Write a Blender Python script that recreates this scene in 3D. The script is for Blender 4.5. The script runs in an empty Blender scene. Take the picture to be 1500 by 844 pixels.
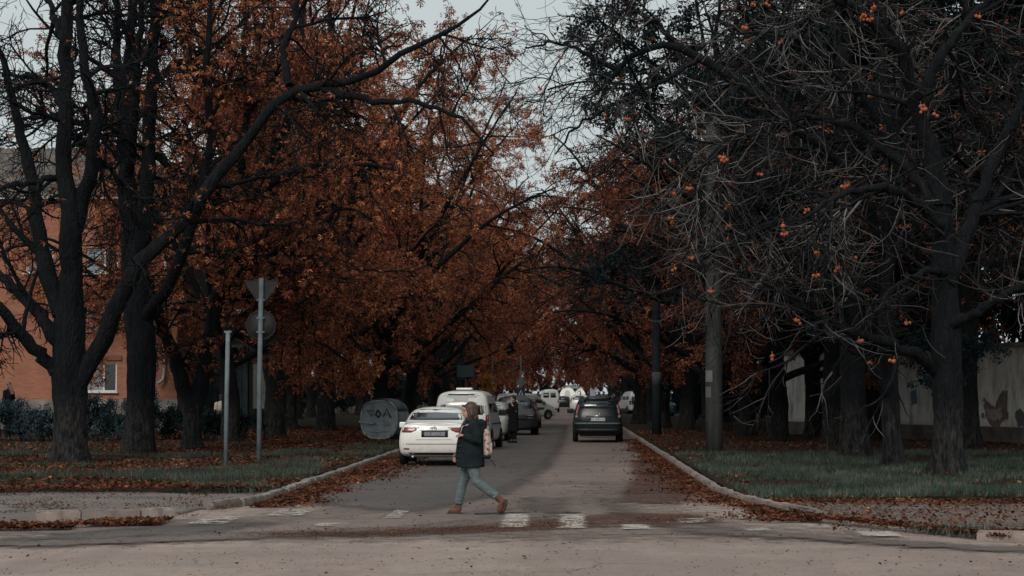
import bpy, bmesh, math, random
import numpy as np
from mathutils import Vector, Matrix
from mathutils.bvhtree import BVHTree

SC = bpy.context.scene
COL = SC.collection
R = math.radians
random.seed(7)

# ---------------------------------------------------------------- camera
cam_d = bpy.data.cameras.new('camera')
cam = bpy.data.objects.new('camera', cam_d)
COL.objects.link(cam)
cam_d.sensor_width = 36.0
cam_d.lens = 72.0
cam_d.clip_start = 0.1
cam_d.clip_end = 6000
cam.location = (0, 0, 1.82)
cam.rotation_euler = (R(90 + 2.94), 0, R(1.566))
SC.camera = cam

# ---------------------------------------------------------------- sky, sun, exposure
SUN_EL, SUN_AZ = 35.0, 196.0        # azimuth clockwise from +Y: behind the camera
world = bpy.data.worlds.new('World')
SC.world = world
world.use_nodes = True
wn, wl = world.node_tree.nodes, world.node_tree.links
wn.clear()
w_out = wn.new('ShaderNodeOutputWorld')
w_bg = wn.new('ShaderNodeBackground')
w_sky = wn.new('ShaderNodeTexSky')
w_sky.sky_type = 'NISHITA'
w_sky.sun_disc = False
w_sky.sun_elevation = R(SUN_EL)
w_sky.sun_rotation = R(SUN_AZ)
w_sky.dust_density = 4.0
w_sky.air_density = 1.0
w_hs = wn.new('ShaderNodeHueSaturation')
w_hs.inputs['Saturation'].default_value = 0.10
w_mix = wn.new('ShaderNodeMix')
w_mix.data_type = 'RGBA'
w_mix.inputs[0].default_value = 0.86           # closed cloud cover hides most of the clear sky
w_mix.inputs[7].default_value = (5.3, 5.95, 6.05, 1)
w_co = wn.new('ShaderNodeTexCoord')
w_no = wn.new('ShaderNodeTexNoise')
w_no.inputs['Scale'].default_value = 2.2
w_no.inputs['Detail'].default_value = 5
w_ra = wn.new('ShaderNodeMapRange')
w_ra.inputs['From Min'].default_value = 0.3
w_ra.inputs['From Max'].default_value = 0.7
w_ra.inputs['To Min'].default_value = 0.93
w_ra.inputs['To Max'].default_value = 1.06
w_mul = wn.new('ShaderNodeMix')
w_mul.data_type = 'RGBA'
w_mul.blend_type = 'MULTIPLY'
w_mul.inputs[0].default_value = 1.0
wl.new(w_sky.outputs[0], w_hs.inputs['Color'])
wl.new(w_hs.outputs[0], w_mix.inputs[6])
wl.new(w_co.outputs['Generated'], w_no.inputs['Vector'])
wl.new(w_no.outputs['Fac'], w_ra.inputs['Value'])
wl.new(w_mix.outputs[2], w_mul.inputs[6])
wl.new(w_ra.outputs[0], w_mul.inputs[7])
wl.new(w_mul.outputs[2], w_bg.inputs['Color'])
w_bg.inputs['Strength'].default_value = 0.10
wl.new(w_bg.outputs[0], w_out.inputs['Surface'])

sun_d = bpy.data.lights.new('sun', 'SUN')
sun_d.energy = 1.5
sun_d.angle = R(24)
sun_d.color = (1.0, 0.93, 0.85)
sun = bpy.data.objects.new('sun', sun_d)
COL.objects.link(sun)
_az, _el = R(SUN_AZ), R(SUN_EL)
_to = Vector((math.sin(_az) * math.cos(_el), math.cos(_az) * math.cos(_el), math.sin(_el)))
sun.rotation_euler = _to.to_track_quat('Z', 'Y').to_euler()
sun.location = (0, -20, 40)

SC.view_settings.view_transform = 'Standard'
SC.view_settings.look = 'None'
SC.view_settings.exposure = 0.14
SC.view_settings.gamma = 1.0
SC.view_settings.use_curve_mapping = False
SC.render.engine = 'CYCLES'
SC.cycles.max_bounces = 3
SC.cycles.diffuse_bounces = 1
SC.cycles.glossy_bounces = 2
SC.cycles.transmission_bounces = 4
SC.cycles.transparent_max_bounces = 6
SC.cycles.volume_bounces = 0
SC.cycles.use_denoising = True
SC.cycles.use_adaptive_sampling = True
SC.cycles.adaptive_threshold = 0.02
SC.cycles.use_light_tree = False
SC.cycles.debug_use_spatial_splits = False

# ---------------------------------------------------------------- measuring helpers (read off the photograph, metres out)
FP, HZ, VX, EYE = 3000.0, 576.0, 832.0, 1.82
def on_ground(px, py):
    Y = FP * EYE / (py - HZ)
    return (px - VX) / FP * Y, Y
def xz(px, py, Y):
    return (px - VX) / FP * Y, EYE + (HZ - py) / FP * Y

# ---------------------------------------------------------------- object helpers
def tag(o, label=None, cat=None, group=None, kind=None):
    if label: o['label'] = label
    if cat: o['category'] = cat
    if group: o['group'] = group
    if kind: o['kind'] = kind
    return o
def link(name, me, mat=None, parent=None):
    o = bpy.data.objects.new(name, me)
    COL.objects.link(o)
    if mat is not None and me is not None and not me.materials:
        me.materials.append(mat)
    if parent is not None:
        o.parent = parent
    return o
def empty(name, loc=(0, 0, 0), rz=0.0):
    o = bpy.data.objects.new(name, None)
    o.empty_display_size = 0.2
    COL.objects.link(o)
    o.location = loc
    o.rotation_euler = (0, 0, rz)
    return o
def copy_tree(o, parent=None):
    c = o.copy()
    COL.objects.link(c)
    c.parent = parent
    for ch in KIDS.get(o.name, None) or list(o.children):
        copy_tree(ch, c)
    return c
KIDS = {}

def np_mesh(name, V, F, smooth=False):
    V = np.ascontiguousarray(V, dtype=np.float32)
    F = np.ascontiguousarray(F, dtype=np.int32)
    nf, k = F.shape
    me = bpy.data.meshes.new(name)
    me.vertices.add(len(V)); me.vertices.foreach_set('co', V.ravel())
    me.loops.add(nf * k); me.loops.foreach_set('vertex_index', F.ravel())
    me.polygons.add(nf)
    me.polygons.foreach_set('loop_start', np.arange(0, nf * k, k, dtype=np.int32))
    me.polygons.foreach_set('use_smooth', np.full(nf, smooth))
    me.update(calc_edges=True)
    return me

class MB:
    """collects shapes, then links them as one mesh object"""
    def __init__(s): s.v = []; s.f = []; s.sm = []
    def add(s, vs, fs, smooth=False):
        b = len(s.v)
        s.v += [tuple(v) for v in vs]
        s.f += [tuple(i + b for i in f) for f in fs]
        s.sm += [smooth] * len(fs)
        return s
    def box(s, c, d, rz=0.0, rx=0.0, taper=1.0):
        hx, hy, hz = d[0] / 2, d[1] / 2, d[2] / 2
        M = Matrix.Translation(c) @ Matrix.Rotation(rz, 4, 'Z') @ Matrix.Rotation(rx, 4, 'X')
        vs = []
        for z in (-1, 1):
            t = taper if z > 0 else 1.0
            for x, y in ((-1, -1), (1, -1), (1, 1), (-1, 1)):
                vs.append(M @ Vector((x * hx * t, y * hy * t, z * hz)))
        return s.add(vs, [(0, 3, 2, 1), (4, 5, 6, 7), (0, 1, 5, 4), (1, 2, 6, 5), (2, 3, 7, 6), (3, 0, 4, 7)])
    def bbox(s, c, d, b=0.01, rz=0.0):
        bm = bmesh.new()
        bmesh.ops.create_cube(bm, size=1)
        for v in bm.verts: v.co = Vector((v.co.x * d[0], v.co.y * d[1], v.co.z * d[2]))
        bmesh.ops.bevel(bm, geom=bm.edges[:], offset=b, segments=2, affect='EDGES', profile=0.5)
        M = Matrix.Translation(c) @ Matrix.Rotation(rz, 4, 'Z')
        bm.verts.index_update()
        s.add([M @ v.co for v in bm.verts], [[v.index for v in f.verts] for f in bm.faces])
        bm.free()
        return s
    def tube(s, pts, rad, n=8, cap=True, smooth=True, flat=None):
        pts = [Vector(p) for p in pts]
        if not hasattr(rad, '__len__'): rad = [rad] * len(pts)
        vs, fs = [], []
        ref = None
        for i, p in enumerate(pts):
            t = (pts[min(i + 1, len(pts) - 1)] - pts[max(i - 1, 0)]).normalized()
            if ref is None: ref = Vector((0, 0, 1)) if abs(t.z) < 0.9 else Vector((0, 1, 0))
            u = t.cross(ref).normalized(); w = u.cross(t).normalized()
            ref = w
            r = rad[i]
            ru, rw = (r, r) if not hasattr(r, '__len__') else r
            for k in range(n):
                a = 2 * math.pi * k / n
                vs.append(p + u * (ru * math.cos(a)) + w * (rw * math.sin(a)))
        for i in range(len(pts) - 1):
            for k in range(n):
                fs.append((i * n + k, i * n + (k + 1) % n, (i + 1) * n + (k + 1) % n, (i + 1) * n + k))
        if cap:
            fs.append(tuple(range(n - 1, -1, -1)))
            fs.append(tuple((len(pts) - 1) * n + k for k in range(n)))
        return s.add(vs, fs, smooth)
    def ball(s, c, r, nu=12, nv=8, M=None):
        rx, ry, rz = (r, r, r) if not hasattr(r, '__len__') else r
        vs, fs = [], []
        for j in range(nv + 1):
            b = math.pi * j / nv
            for i in range(nu):
                a = 2 * math.pi * i / nu
                p = Vector((rx * math.sin(b) * math.cos(a), ry * math.sin(b) * math.sin(a), rz * math.cos(b)))
                if M: p = M @ p
                vs.append(Vector(c) + p)
        for j in range(nv):
            for i in range(nu):
                fs.append((j * nu + i, (j + 1) * nu + i, (j + 1) * nu + (i + 1) % nu, j * nu + (i + 1) % nu))
        return s.add(vs, fs, True)
    def lathe(s, prof, axis='X', c=(0, 0, 0), n=20):
        vs, fs = [], []
        for (r, h) in prof:
            for k in range(n):
                a = 2 * math.pi * k / n
                if axis == 'X': vs.append((c[0] + h, c[1] + r * math.cos(a), c[2] + r * math.sin(a)))
                else: vs.append((c[0] + r * math.cos(a), c[1] + r * math.sin(a), c[2] + h))
        for i in range(len(prof) - 1):
            for k in range(n):
                fs.append((i * n + k, i * n + (k + 1) % n, (i + 1) * n + (k + 1) % n, (i + 1) * n + k))
        return s.add(vs, fs, True)
    def prism(s, poly, y0, y1, plane='XZ'):
        n = len(poly)
        f = (lambda a, b, y: (a, y, b)) if plane == 'XZ' else ((lambda a, b, y: (a, b, y)) if plane == 'XY' else (lambda a, b, y: (y, a, b)))
        vs = [f(a, b, y0) for a, b in poly] + [f(a, b, y1) for a, b in poly]
        fs = [tuple(range(n)), tuple(range(2 * n - 1, n - 1, -1))]
        fs += [(i, i + n, (i + 1) % n + n, (i + 1) % n) for i in range(n)]
        return s.add(vs, fs)
    def mesh(s, name):
        me = bpy.data.meshes.new(name)
        me.from_pydata([tuple(v) for v in s.v], [], s.f)
        me.polygons.foreach_set('use_smooth', s.sm)
        me.update()
        bm = bmesh.new(); bm.from_mesh(me)
        bmesh.ops.recalc_face_normals(bm, faces=bm.faces[:])
        bm.to_mesh(me); bm.free()
        return me
    def build(s, name, mat, parent=None):
        return link(name, s.mesh(name), mat, parent)

def evaluated(me, mods):
    """run modifiers on a mesh and hand back the resulting mesh"""
    o = bpy.data.objects.new('temporary', me)
    COL.objects.link(o)
    for kind, kw in mods:
        m = o.modifiers.new(kind, kind)
        for k, v in kw.items(): setattr(m, k, v)
    dg = bpy.context.evaluated_depsgraph_get()
    out = bpy.data.meshes.new_from_object(o.evaluated_get(dg), depsgraph=dg)
    bpy.data.objects.remove(o)
    return out
def fused(mb, name, voxel=0.012, smooth=3, mat=None, parent=None):
    me = evaluated(mb.mesh(name), [('REMESH', dict(mode='VOXEL', voxel_size=voxel, use_smooth_shade=True)),
                                   ('SMOOTH', dict(factor=0.5, iterations=smooth))])
    me.name = name
    return link(name, me, mat, parent)

# ---------------------------------------------------------------- materials
MATS = {}
class NT:
    def __init__(s, name):
        s.m = bpy.data.materials.new(name)
        s.m.use_nodes = True
        s.t = s.m.node_tree
        s.t.nodes.clear()
        s.out = s.n('OutputMaterial')
    def n(s, kind, **kw):
        nd = s.t.nodes.new('ShaderNode' + kind)
        for k, v in kw.items():
            if k in nd.inputs: nd.inputs[k].default_value = v
            else: setattr(nd, k, v)
        return nd
    def l(s, a, b): s.t.links.new(a, b)
    def coord(s, which='Object', scale=(1, 1, 1), loc=(0, 0, 0)):
        c = s.n('TexCoord'); mp = s.n('Mapping')
        mp.inputs['Scale'].default_value = scale
        mp.inputs['Location'].default_value = loc
        s.l(c.outputs[which], mp.inputs['Vector'])
        return mp.outputs[0]
    def noise(s, vec, scale, detail=4, rough=0.55, dist=0.0):
        nd = s.n('TexNoise', Scale=scale, Detail=detail, Roughness=rough, Distortion=dist)
        s.l(vec, nd.inputs['Vector'])
        return nd.outputs['Fac']
    def ramp(s, fac, stops):
        r = s.n('ValToRGB')
        el = r.color_ramp.elements
        while len(el) < len(stops): el.new(0.5)
        for e, (p, c) in zip(el, stops):
            e.position = p
            e.color = (*c, 1) if len(c) == 3 else c
        s.l(fac, r.inputs['Fac'])
        return r.outputs[0]
    def rng(s, val, a, b, c=0.0, d=1.0):
        r = s.n('MapRange'); r.clamp = True
        r.inputs['From Min'].default_value = a; r.inputs['From Max'].default_value = b
        r.inputs['To Min'].default_value = c; r.inputs['To Max'].default_value = d
        s.l(val, r.inputs['Value'])
        return r.outputs[0]
    def mix(s, fac, a, b, mode='MIX'):
        m = s.n('Mix'); m.data_type = 'RGBA'; m.blend_type = mode
        for sock, v in ((m.inputs[0], fac), (m.inputs[6], a), (m.inputs[7], b)):
            if hasattr(v, 'is_output'): s.l(v, sock)
            elif hasattr(v, '__len__'): sock.default_value = (*v, 1) if len(v) == 3 else v
            else: sock.default_value = v
        return m.outputs[2]
    def math(s, op, a, b=0.0):
        m = s.n('Math'); m.operation = op
        for sock, v in ((m.inputs[0], a), (m.inputs[1], b)):
            if hasattr(v, 'is_output'): s.l(v, sock)
            else: sock.default_value = v
        return m.outputs[0]
    def bsdf(s, col, rough=0.8, spec=0.3, metal=0.0, bump=None, bstr=0.3, bdist=0.02, alpha=None, coat=0.0):
        b = s.n('BsdfPrincipled')
        for k, v in (('Base Color', col), ('Roughness', rough), ('Metallic', metal), ('Alpha', alpha)):
            if v is None: continue
            if hasattr(v, 'is_output'): s.l(v, b.inputs[k])
            elif hasattr(v, '__len__'): b.inputs[k].default_value = (*v, 1)
            else: b.inputs[k].default_value = v
        b.inputs['Specular IOR Level'].default_value = spec
        b.inputs['Coat Weight'].default_value = coat
        b.inputs['Coat Roughness'].default_value = 0.06
        if bump is not None:
            bn = s.n('Bump', Strength=bstr, Distance=bdist)
            s.l(bump, bn.inputs['Height']); s.l(bn.outputs[0], b.inputs['Normal'])
        s.l(b.outputs[0], s.out.inputs['Surface'])
        return s.m
def plain(name, col, rough=0.6, spec=0.4, metal=0.0, coat=0.0, vary=0.12, scale=6.0):
    """a plain material with a little uneven wear"""
    if name in MATS: return MATS[name]
    n = NT(name)
    v = n.coord()
    f = n.noise(v, scale, 5)
    c = n.mix(n.rng(f, 0.3, 0.7), tuple(x * (1 - vary) for x in col), tuple(min(1, x * (1 + vary)) for x in col))
    r = n.rng(n.noise(v, scale * 2.3, 3), 0.3, 0.7, max(0.02, rough - 0.08), min(1, rough + 0.08))
    MATS[name] = n.bsdf(c, r, spec, metal, coat=coat)
    return MATS[name]

def cloth(name, col, vary=0.3, scale=8.0, fold=0.5):
    """woven cloth with creases"""
    if name in MATS: return MATS[name]
    n = NT(name); v = n.coord()
    f = n.noise(v, scale, 6, 0.65)
    w = n.noise(n.coord('Object', (1, 1, 2.2)), 11.0, 4, 0.6, 1.2)
    c = n.mix(n.rng(f, 0.3, 0.7), tuple(x * (1 - vary) for x in col), tuple(min(1, x * (1 + vary)) for x in col))
    MATS[name] = n.bsdf(c, 0.92, 0.12, bump=w, bstr=fold, bdist=0.05)
    return MATS[name]
def leaf_mat(name, stops, transl=0.3, clump=0.45):
    n = NT(name)
    g = n.n('NewGeometry')
    v = n.coord()
    lo = n.noise(v, clump, 5, 0.65)
    f = n.math('ADD', n.math('MULTIPLY', g.outputs['Random Per Island'], 0.56), n.math('MULTIPLY', n.rng(lo, 0.34, 0.66), 0.5))
    oi = n.n('ObjectInfo')
    f = n.math('ADD', f, n.math('MULTIPLY', n.math('SUBTRACT', oi.outputs['Random'], 0.5), 0.12))
    c = n.ramp(f, stops)
    d = n.n('BsdfDiffuse'); t = n.n('BsdfTranslucent'); mx = n.n('MixShader')
    n.l(c, d.inputs[0]); n.l(c, t.inputs[0])
    mx.inputs[0].default_value = transl
    n.l(d.outputs[0], mx.inputs[1]); n.l(t.outputs[0], mx.inputs[2])
    n.l(mx.outputs[0], n.out.inputs['Surface'])
    return n.m

def bark_mat(name, dark, light, lime=True, limecol=(0.16, 0.145, 0.13)):
    n = NT(name)
    v = n.coord('Object', (1, 1, 0.22))
    a = n.noise(v, 9.0, 7, 0.65)
    vo = n.n('TexVoronoi', Scale=14.0); vo.feature = 'DISTANCE_TO_EDGE'
    n.l(v, vo.inputs['Vector'])
    c = n.mix(n.rng(a, 0.35, 0.68), dark, light)
    if lime:
        v2 = n.coord()
        sp = n.n('SeparateXYZ'); n.l(v2, sp.inputs[0])
        edge = n.math('ADD', sp.outputs['Z'], n.math('MULTIPLY', n.noise(v2, 3.0, 3), 0.35))
        low = n.rng(edge, 1.85, 1.15)
        worn = n.rng(n.noise(n.coord('Object', (1, 1, 0.35)), 11.0, 6, 0.7), 0.42, 0.60)
        c = n.mix(n.math('MULTIPLY', n.math('MULTIPLY', low, worn), 0.6), c, limecol)
    moss = n.rng(n.noise(n.coord('Object', (1, 1, 0.5), (7, 3, 1)), 1.3, 6, 0.7), 0.55, 0.72, 0, 0.5)
    c = n.mix(moss, c, tuple(x * 1.3 + y for x, y in zip(light, (0.004, 0.008, 0.005))))
    h = n.math('ADD', n.math('MULTIPLY', a, 0.6), n.math('MULTIPLY', n.rng(vo.outputs[0], 0, 0.25), 0.5))
    return n.bsdf(c, 0.88, 0.2, bump=h, bstr=0.9, bdist=0.05)
# ================================================================ GROUND
RNG = np.random.default_rng(11)
def grid(name, us, vs, fn, mat, kind='structure', smooth=True):
    V = np.array([fn(u, v) for v in vs for u in us])
    nu = len(us)
    F = np.array([(j * nu + i, j * nu + i + 1, (j + 1) * nu + i + 1, (j + 1) * nu + i)
                  for j in range(len(vs) - 1) for i in range(nu - 1)])
    o = link(name, np_mesh(name, V, F, smooth), mat)
    if kind: o['kind'] = kind
    return o
def wav(x, y, s=0):
    return (math.sin(x * 0.9 + y * 0.37 + s) + math.sin(x * 0.31 - y * 0.53 + 2 * s) + math.sin(x * 2.3 + y * 1.7 + s * 3) * 0.4) / 2.4

# ---- materials of the ground
def cover_alpha(n, v):
    at = n.n('Attribute'); at.attribute_name = 'cover'
    w = n.math('ADD', at.outputs['Fac'], n.math('MULTIPLY', n.math('SUBTRACT', n.noise(v, 2.6, 6, 0.7), 0.5), 1.9))
    return n.rng(w, 0.22, 0.85)
def asphalt(name, base, soft=False):
    n = NT(name)
    v = n.coord()
    big = n.noise(v, 0.16, 5, 0.6, 0.6)
    streak = n.noise(n.coord('Object', (0.10, 0.9, 1)), 1.0, 5, 0.6)
    fine = n.noise(v, 30.0, 6, 0.75)
    mid = n.noise(v, 1.6, 6, 0.65)
    c = n.mix(n.rng(big, 0.35, 0.68), tuple(x * 0.72 for x in base), tuple(x * 1.16 for x in base))
    c = n.mix(n.rng(streak, 0.48, 0.70, 0, 0.48), c, tuple(x * 0.55 for x in base))
    c = n.mix(n.rng(mid, 0.50, 0.70, 0, 0.5), c, (base[0] * 1.25, base[1] * 1.0, base[2] * 0.86))
    c = n.mix(n.rng(fine, 0.42, 0.68, 0, 0.6), c, tuple(x * 0.48 for x in base))
    sp_ = n.noise(n.coord('Object', (1, 0.6, 1)), 5.0, 8, 0.85)
    c = n.mix(n.rng(sp_, 0.51, 0.66, 0, 0.7), c, (base[0] * 0.5, base[1] * 0.42, base[2] * 0.4))
    pat = n.noise(n.coord('Object', (0.5, 0.16, 1), (3, 9, 0)), 1.0, 7, 0.7, 0.8)
    c = n.mix(n.rng(pat, 0.47, 0.60, 0, 0.5), c, (base[0] * 0.60, base[1] * 0.56, base[2] * 0.56))
    # long wandering cracks
    vo = n.n('TexVoronoi', Scale=0.28); vo.feature = 'DISTANCE_TO_EDGE'
    wv = n.n('VectorMath'); wv.operation = 'ADD'
    nz = n.n('TexNoise', Scale=0.9, Detail=5.0)
    n.l(v, nz.inputs['Vector']); n.l(v, wv.inputs[0]); n.l(nz.outputs['Color'], wv.inputs[1])
    n.l(wv.outputs[0], vo.inputs['Vector'])
    cr = n.math('MULTIPLY', n.rng(vo.outputs[0], 0.006, 0.002), n.rng(n.noise(v, 0.22, 2), 0.50, 0.58))
    c = n.mix(n.math('MULTIPLY', cr, 0.75), c, tuple(x * 0.25 for x in base))
    h = n.math('SUBTRACT', fine, n.math('MULTIPLY', cr, 1.5))
    return n.bsdf(c, n.rng(mid, 0.3, 0.7, 0.72, 0.92), 0.25, bump=h, bstr=0.5, bdist=0.012, alpha=cover_alpha(n, v) if soft else None)
M_ROAD = asphalt('worn_asphalt', (0.36, 0.285, 0.25))
M_AVE = asphalt('canopy_shaded_asphalt', (0.245, 0.190, 0.170))  # canopy shade over the avenue is put into this darker base colour
M_AVES = asphalt('canopy_shaded_asphalt_edge', (0.245, 0.190, 0.170), True)  # same shade-darkened colour with soft edges, for the overlay
M_ROAD2 = asphalt('newer_asphalt', (0.122, 0.107, 0.102), True)
M_TAR = asphalt('tar_seam', (0.050, 0.048, 0.050), True)
M_PAVE = asphalt('crumbled_asphalt', (0.20, 0.168, 0.155))

def soil_mat():
    n = NT('verge_soil')
    v = n.coord()
    a = n.noise(v, 0.45, 6, 0.65)
    b = n.noise(v, 9.0, 6, 0.7)
    c = n.ramp(b, [(0.25, (0.010, 0.008, 0.008)), (0.5, (0.028, 0.017, 0.012)), (0.75, (0.070, 0.034, 0.020))])
    g = n.ramp(b, [(0.3, (0.010, 0.015, 0.012)), (0.7, (0.028, 0.038, 0.027))])
    c = n.mix(n.rng(a, 0.47, 0.60), c, g)
    return n.bsdf(c, 0.95, 0.1, bump=b, bstr=0.8, bdist=0.04)
M_SOIL = soil_mat()
def path_mat():
    n = NT('beaten_path')
    v = n.coord()
    a = n.noise(v, 1.2, 6, 0.65); b = n.noise(v, 22, 5, 0.7)
    c = n.ramp(a, [(0.3, (0.10, 0.075, 0.065)), (0.5, (0.17, 0.13, 0.112)), (0.7, (0.22, 0.175, 0.155))])
    c = n.mix(n.rng(b, 0.48, 0.72, 0, 0.7), c, (0.05, 0.03, 0.022))
    return n.bsdf(c, 0.95, 0.1, bump=b, bstr=0.7, bdist=0.02)
M_PATH = path_mat()
def stone_mat():
    n = NT('kerb_concrete')
    v = n.coord('Object', (1, 1, 1))
    oi = n.n('ObjectInfo')
    a = n.noise(v, 2.5, 6, 0.65); b = n.noise(v, 30, 5, 0.7)
    c = n.ramp(a, [(0.3, (0.16, 0.122, 0.106)), (0.55, (0.29, 0.232, 0.205)), (0.75, (0.38, 0.312, 0.278))])
    c = n.mix(n.math('MULTIPLY', oi.outputs['Random'], 0.45), c, (0.12, 0.10, 0.095))
    c = n.mix(n.rng(b, 0.5, 0.75, 0, 0.5), c, (0.07, 0.06, 0.055))
    return n.bsdf(c, 0.9, 0.15, bump=b, bstr=0.6, bdist=0.015)
M_STONE = stone_mat()

# ---- one great sheet to the horizon
grid('ground', np.linspace(-2500, 2500, 5), np.linspace(-600, 4500, 6), lambda x, y: (x, y, -0.09), M_SOIL)
# ---- the cross street and the avenue, a T junction
road = grid('road', list(np.linspace(-90, -12, 8)) + list(np.linspace(-10, 10, 21)) + list(np.linspace(12, 90, 8)),
            np.linspace(-14, 37, 52), lambda x, y: (x, y, 0.006 * wav(x, y)), M_ROAD)
avenue = grid('avenue_road', np.linspace(-5.25, 3.05, 12), np.concatenate([np.linspace(37, 120, 50), np.linspace(125, 620, 60)]),
              lambda x, y: (x, y, 0.006 * wav(x, y) * (1 if y < 100 else 0)), M_AVE)

def sheet(name, poly, z, mat, parent=None, jag=0.0, step=0.25, fade=0.1):
    """thin layer on the road inside the outline (metres); 'cover' runs from 0 at its edge to 1 inside"""
    P = np.array(poly, float); Q = np.roll(P, -1, 0)
    x0, y0 = P.min(0) - .05; x1, y1 = P.max(0) + .05
    nx = int(min(90, max(8, (x1 - x0) / .07))); ny = int(min(110, max(8, (y1 - y0) / .09)))
    X, Yg = np.meshgrid(np.linspace(x0, x1, nx + 1), np.linspace(y0, y1, ny + 1))
    G = np.stack([X.ravel(), Yg.ravel()], 1)
    E = Q - P
    t = np.clip(((G[:, None] - P[None]) * E[None]).sum(2) / (E * E).sum(1)[None], 0, 1)
    d = np.linalg.norm(G[:, None] - (P[None] + t[:, :, None] * E[None]), axis=2).min(1)
    c = ((P[None, :, 1] > G[:, None, 1]) != (Q[None, :, 1] > G[:, None, 1])) & (G[:, None, 0] < E[None, :, 0] * (G[:, None, 1] - P[None, :, 1]) / np.where(E[:, 1] == 0, 1e-9, E[:, 1])[None] + P[None, :, 0])
    inside = c.sum(1) % 2 == 1
    cov = np.where(inside, np.clip(d / fade, 0, 1), 0.0)
    m = nx + 1
    F = np.array([(r * m + q, r * m + q + 1, (r + 1) * m + q + 1, (r + 1) * m + q) for r in range(ny) for q in range(nx)])
    F = F[inside[F].any(1)]
    used = np.unique(F); remap = np.zeros(len(G), int); remap[used] = np.arange(len(used))
    V = np.concatenate([G[used], np.full((len(used), 1), z)], 1)
    me = np_mesh(name, V, remap[F])
    me.attributes.new('cover', 'FLOAT', 'POINT').data.foreach_set('value', cov[used].astype(np.float32))
    return link(name, me, mat, parent)
sheet('asphalt_patch_or_shade', [(-5.2, 43), (-5.6, 31.0), (-9.0, 27.2), (-9.0, 25.0), (-3.0, 24.0), (2.0, 24.6), (5.2, 25.0), (3.9, 28.5), (2.75, 33), (2.75, 43)], 0.010, M_AVES, road, fade=3.2)  # overlay carries the avenue's painted canopy shade out over the junction, fading
# newer, darker asphalt in the left lane, its diagonal joint, and the tar seam by the crossing
sheet('asphalt_patch_or_shade', [(-5.1, 34.5), (-3.2, 31.4), (-1.9, 31.0), (-0.75, 37), (-0.15, 50), (0.25, 75), (0.3, 118), (-2.0, 121), (-5.1, 118), (-5.1, 70)], 0.014, M_ROAD2, avenue, fade=0.8)
sheet('asphalt_patch_or_shade', [(0.3, 84), (2.95, 80), (2.95, 103), (0.6, 108)], 0.018, M_ROAD2, avenue, fade=0.8)
sheet('asphalt_patch_or_shade', [(-1.45, 31.05), (-0.3, 31.5), (0.22, 31.35), (0.20, 31.0), (-0.4, 30.75), (-1.4, 30.6)], 0.016, M_TAR, road, 0.02, fade=0.06)
sheet('asphalt_patch_or_shade', [(-16, 26.0), (-7.4, 25.6), (-6.2, 27.6), (-4.8, 29.3), (-3.6, 29.0), (-4.2, 26.2), (-7, 24.2), (-16, 23.6)], 0.012, M_ROAD2, road, fade=0.9)
# mud and ground-up leaves that the tyres spread in a curve
def mud_mat():
    n = NT('tracked_mud')
    v = n.coord()
    a = n.noise(n.coord('Object', (0.35, 1.6, 1)), 1.6, 6, 0.7)
    b = n.noise(v, 14, 5, 0.7)
    al = n.math('MULTIPLY', n.rng(a, 0.34, 0.50), n.rng(b, 0.34, 0.52))
    c = n.ramp(b, [(0.4, (0.066, 0.033, 0.026)), (0.7, (0.14, 0.072, 0.054))])
    return n.bsdf(c, 0.95, 0.1, alpha=n.math('MULTIPLY', n.math('MULTIPLY', al, cover_alpha(n, v)), 0.85))
M_MUD = mud_mat()
sheet('mud_track', [(-4.2, 26.6), (-2.6, 27.2), (-1.2, 28.2), (-0.2, 30.2), (0.6, 31.4), (2.2, 31.0), (2.4, 28.8), (1.5, 27.6), (0.2, 27.3), (-0.8, 26.4), (-2.2, 25.7), (-4.0, 25.5)], 0.0245, M_MUD, road, 0.06, fade=0.55)
sheet('mud_track', [(0.6, 34), (1.9, 33), (2.5, 36), (2.5, 48), (2.2, 56), (1.5, 56), (1.2, 44)], 0.0245, M_MUD, avenue, 0.06, fade=0.4)
M_SWEEP = asphalt('tyre_darkened_asphalt', (0.172, 0.138, 0.125), True)
sheet('asphalt_patch_or_shade', [(-1.2, 36), (-0.9, 31.5), (-2.4, 28.2), (-6.5, 25.4), (-14, 24.9), (-14, 23.4), (-6.0, 23.7), (-1.4, 26.6), (0.2, 30.0), (0.3, 36)], 0.0205, M_SWEEP, road, fade=0.75)
sheet('asphalt_patch_or_shade', [(0.9, 36), (1.3, 31), (2.6, 27.4), (5.2, 24.8), (14, 23.9), (14, 22.4), (4.6, 23.2), (1.2, 26.6), (0.4, 31), (0.2, 36)], 0.0225, M_SWEEP, road, fade=0.75)
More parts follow.
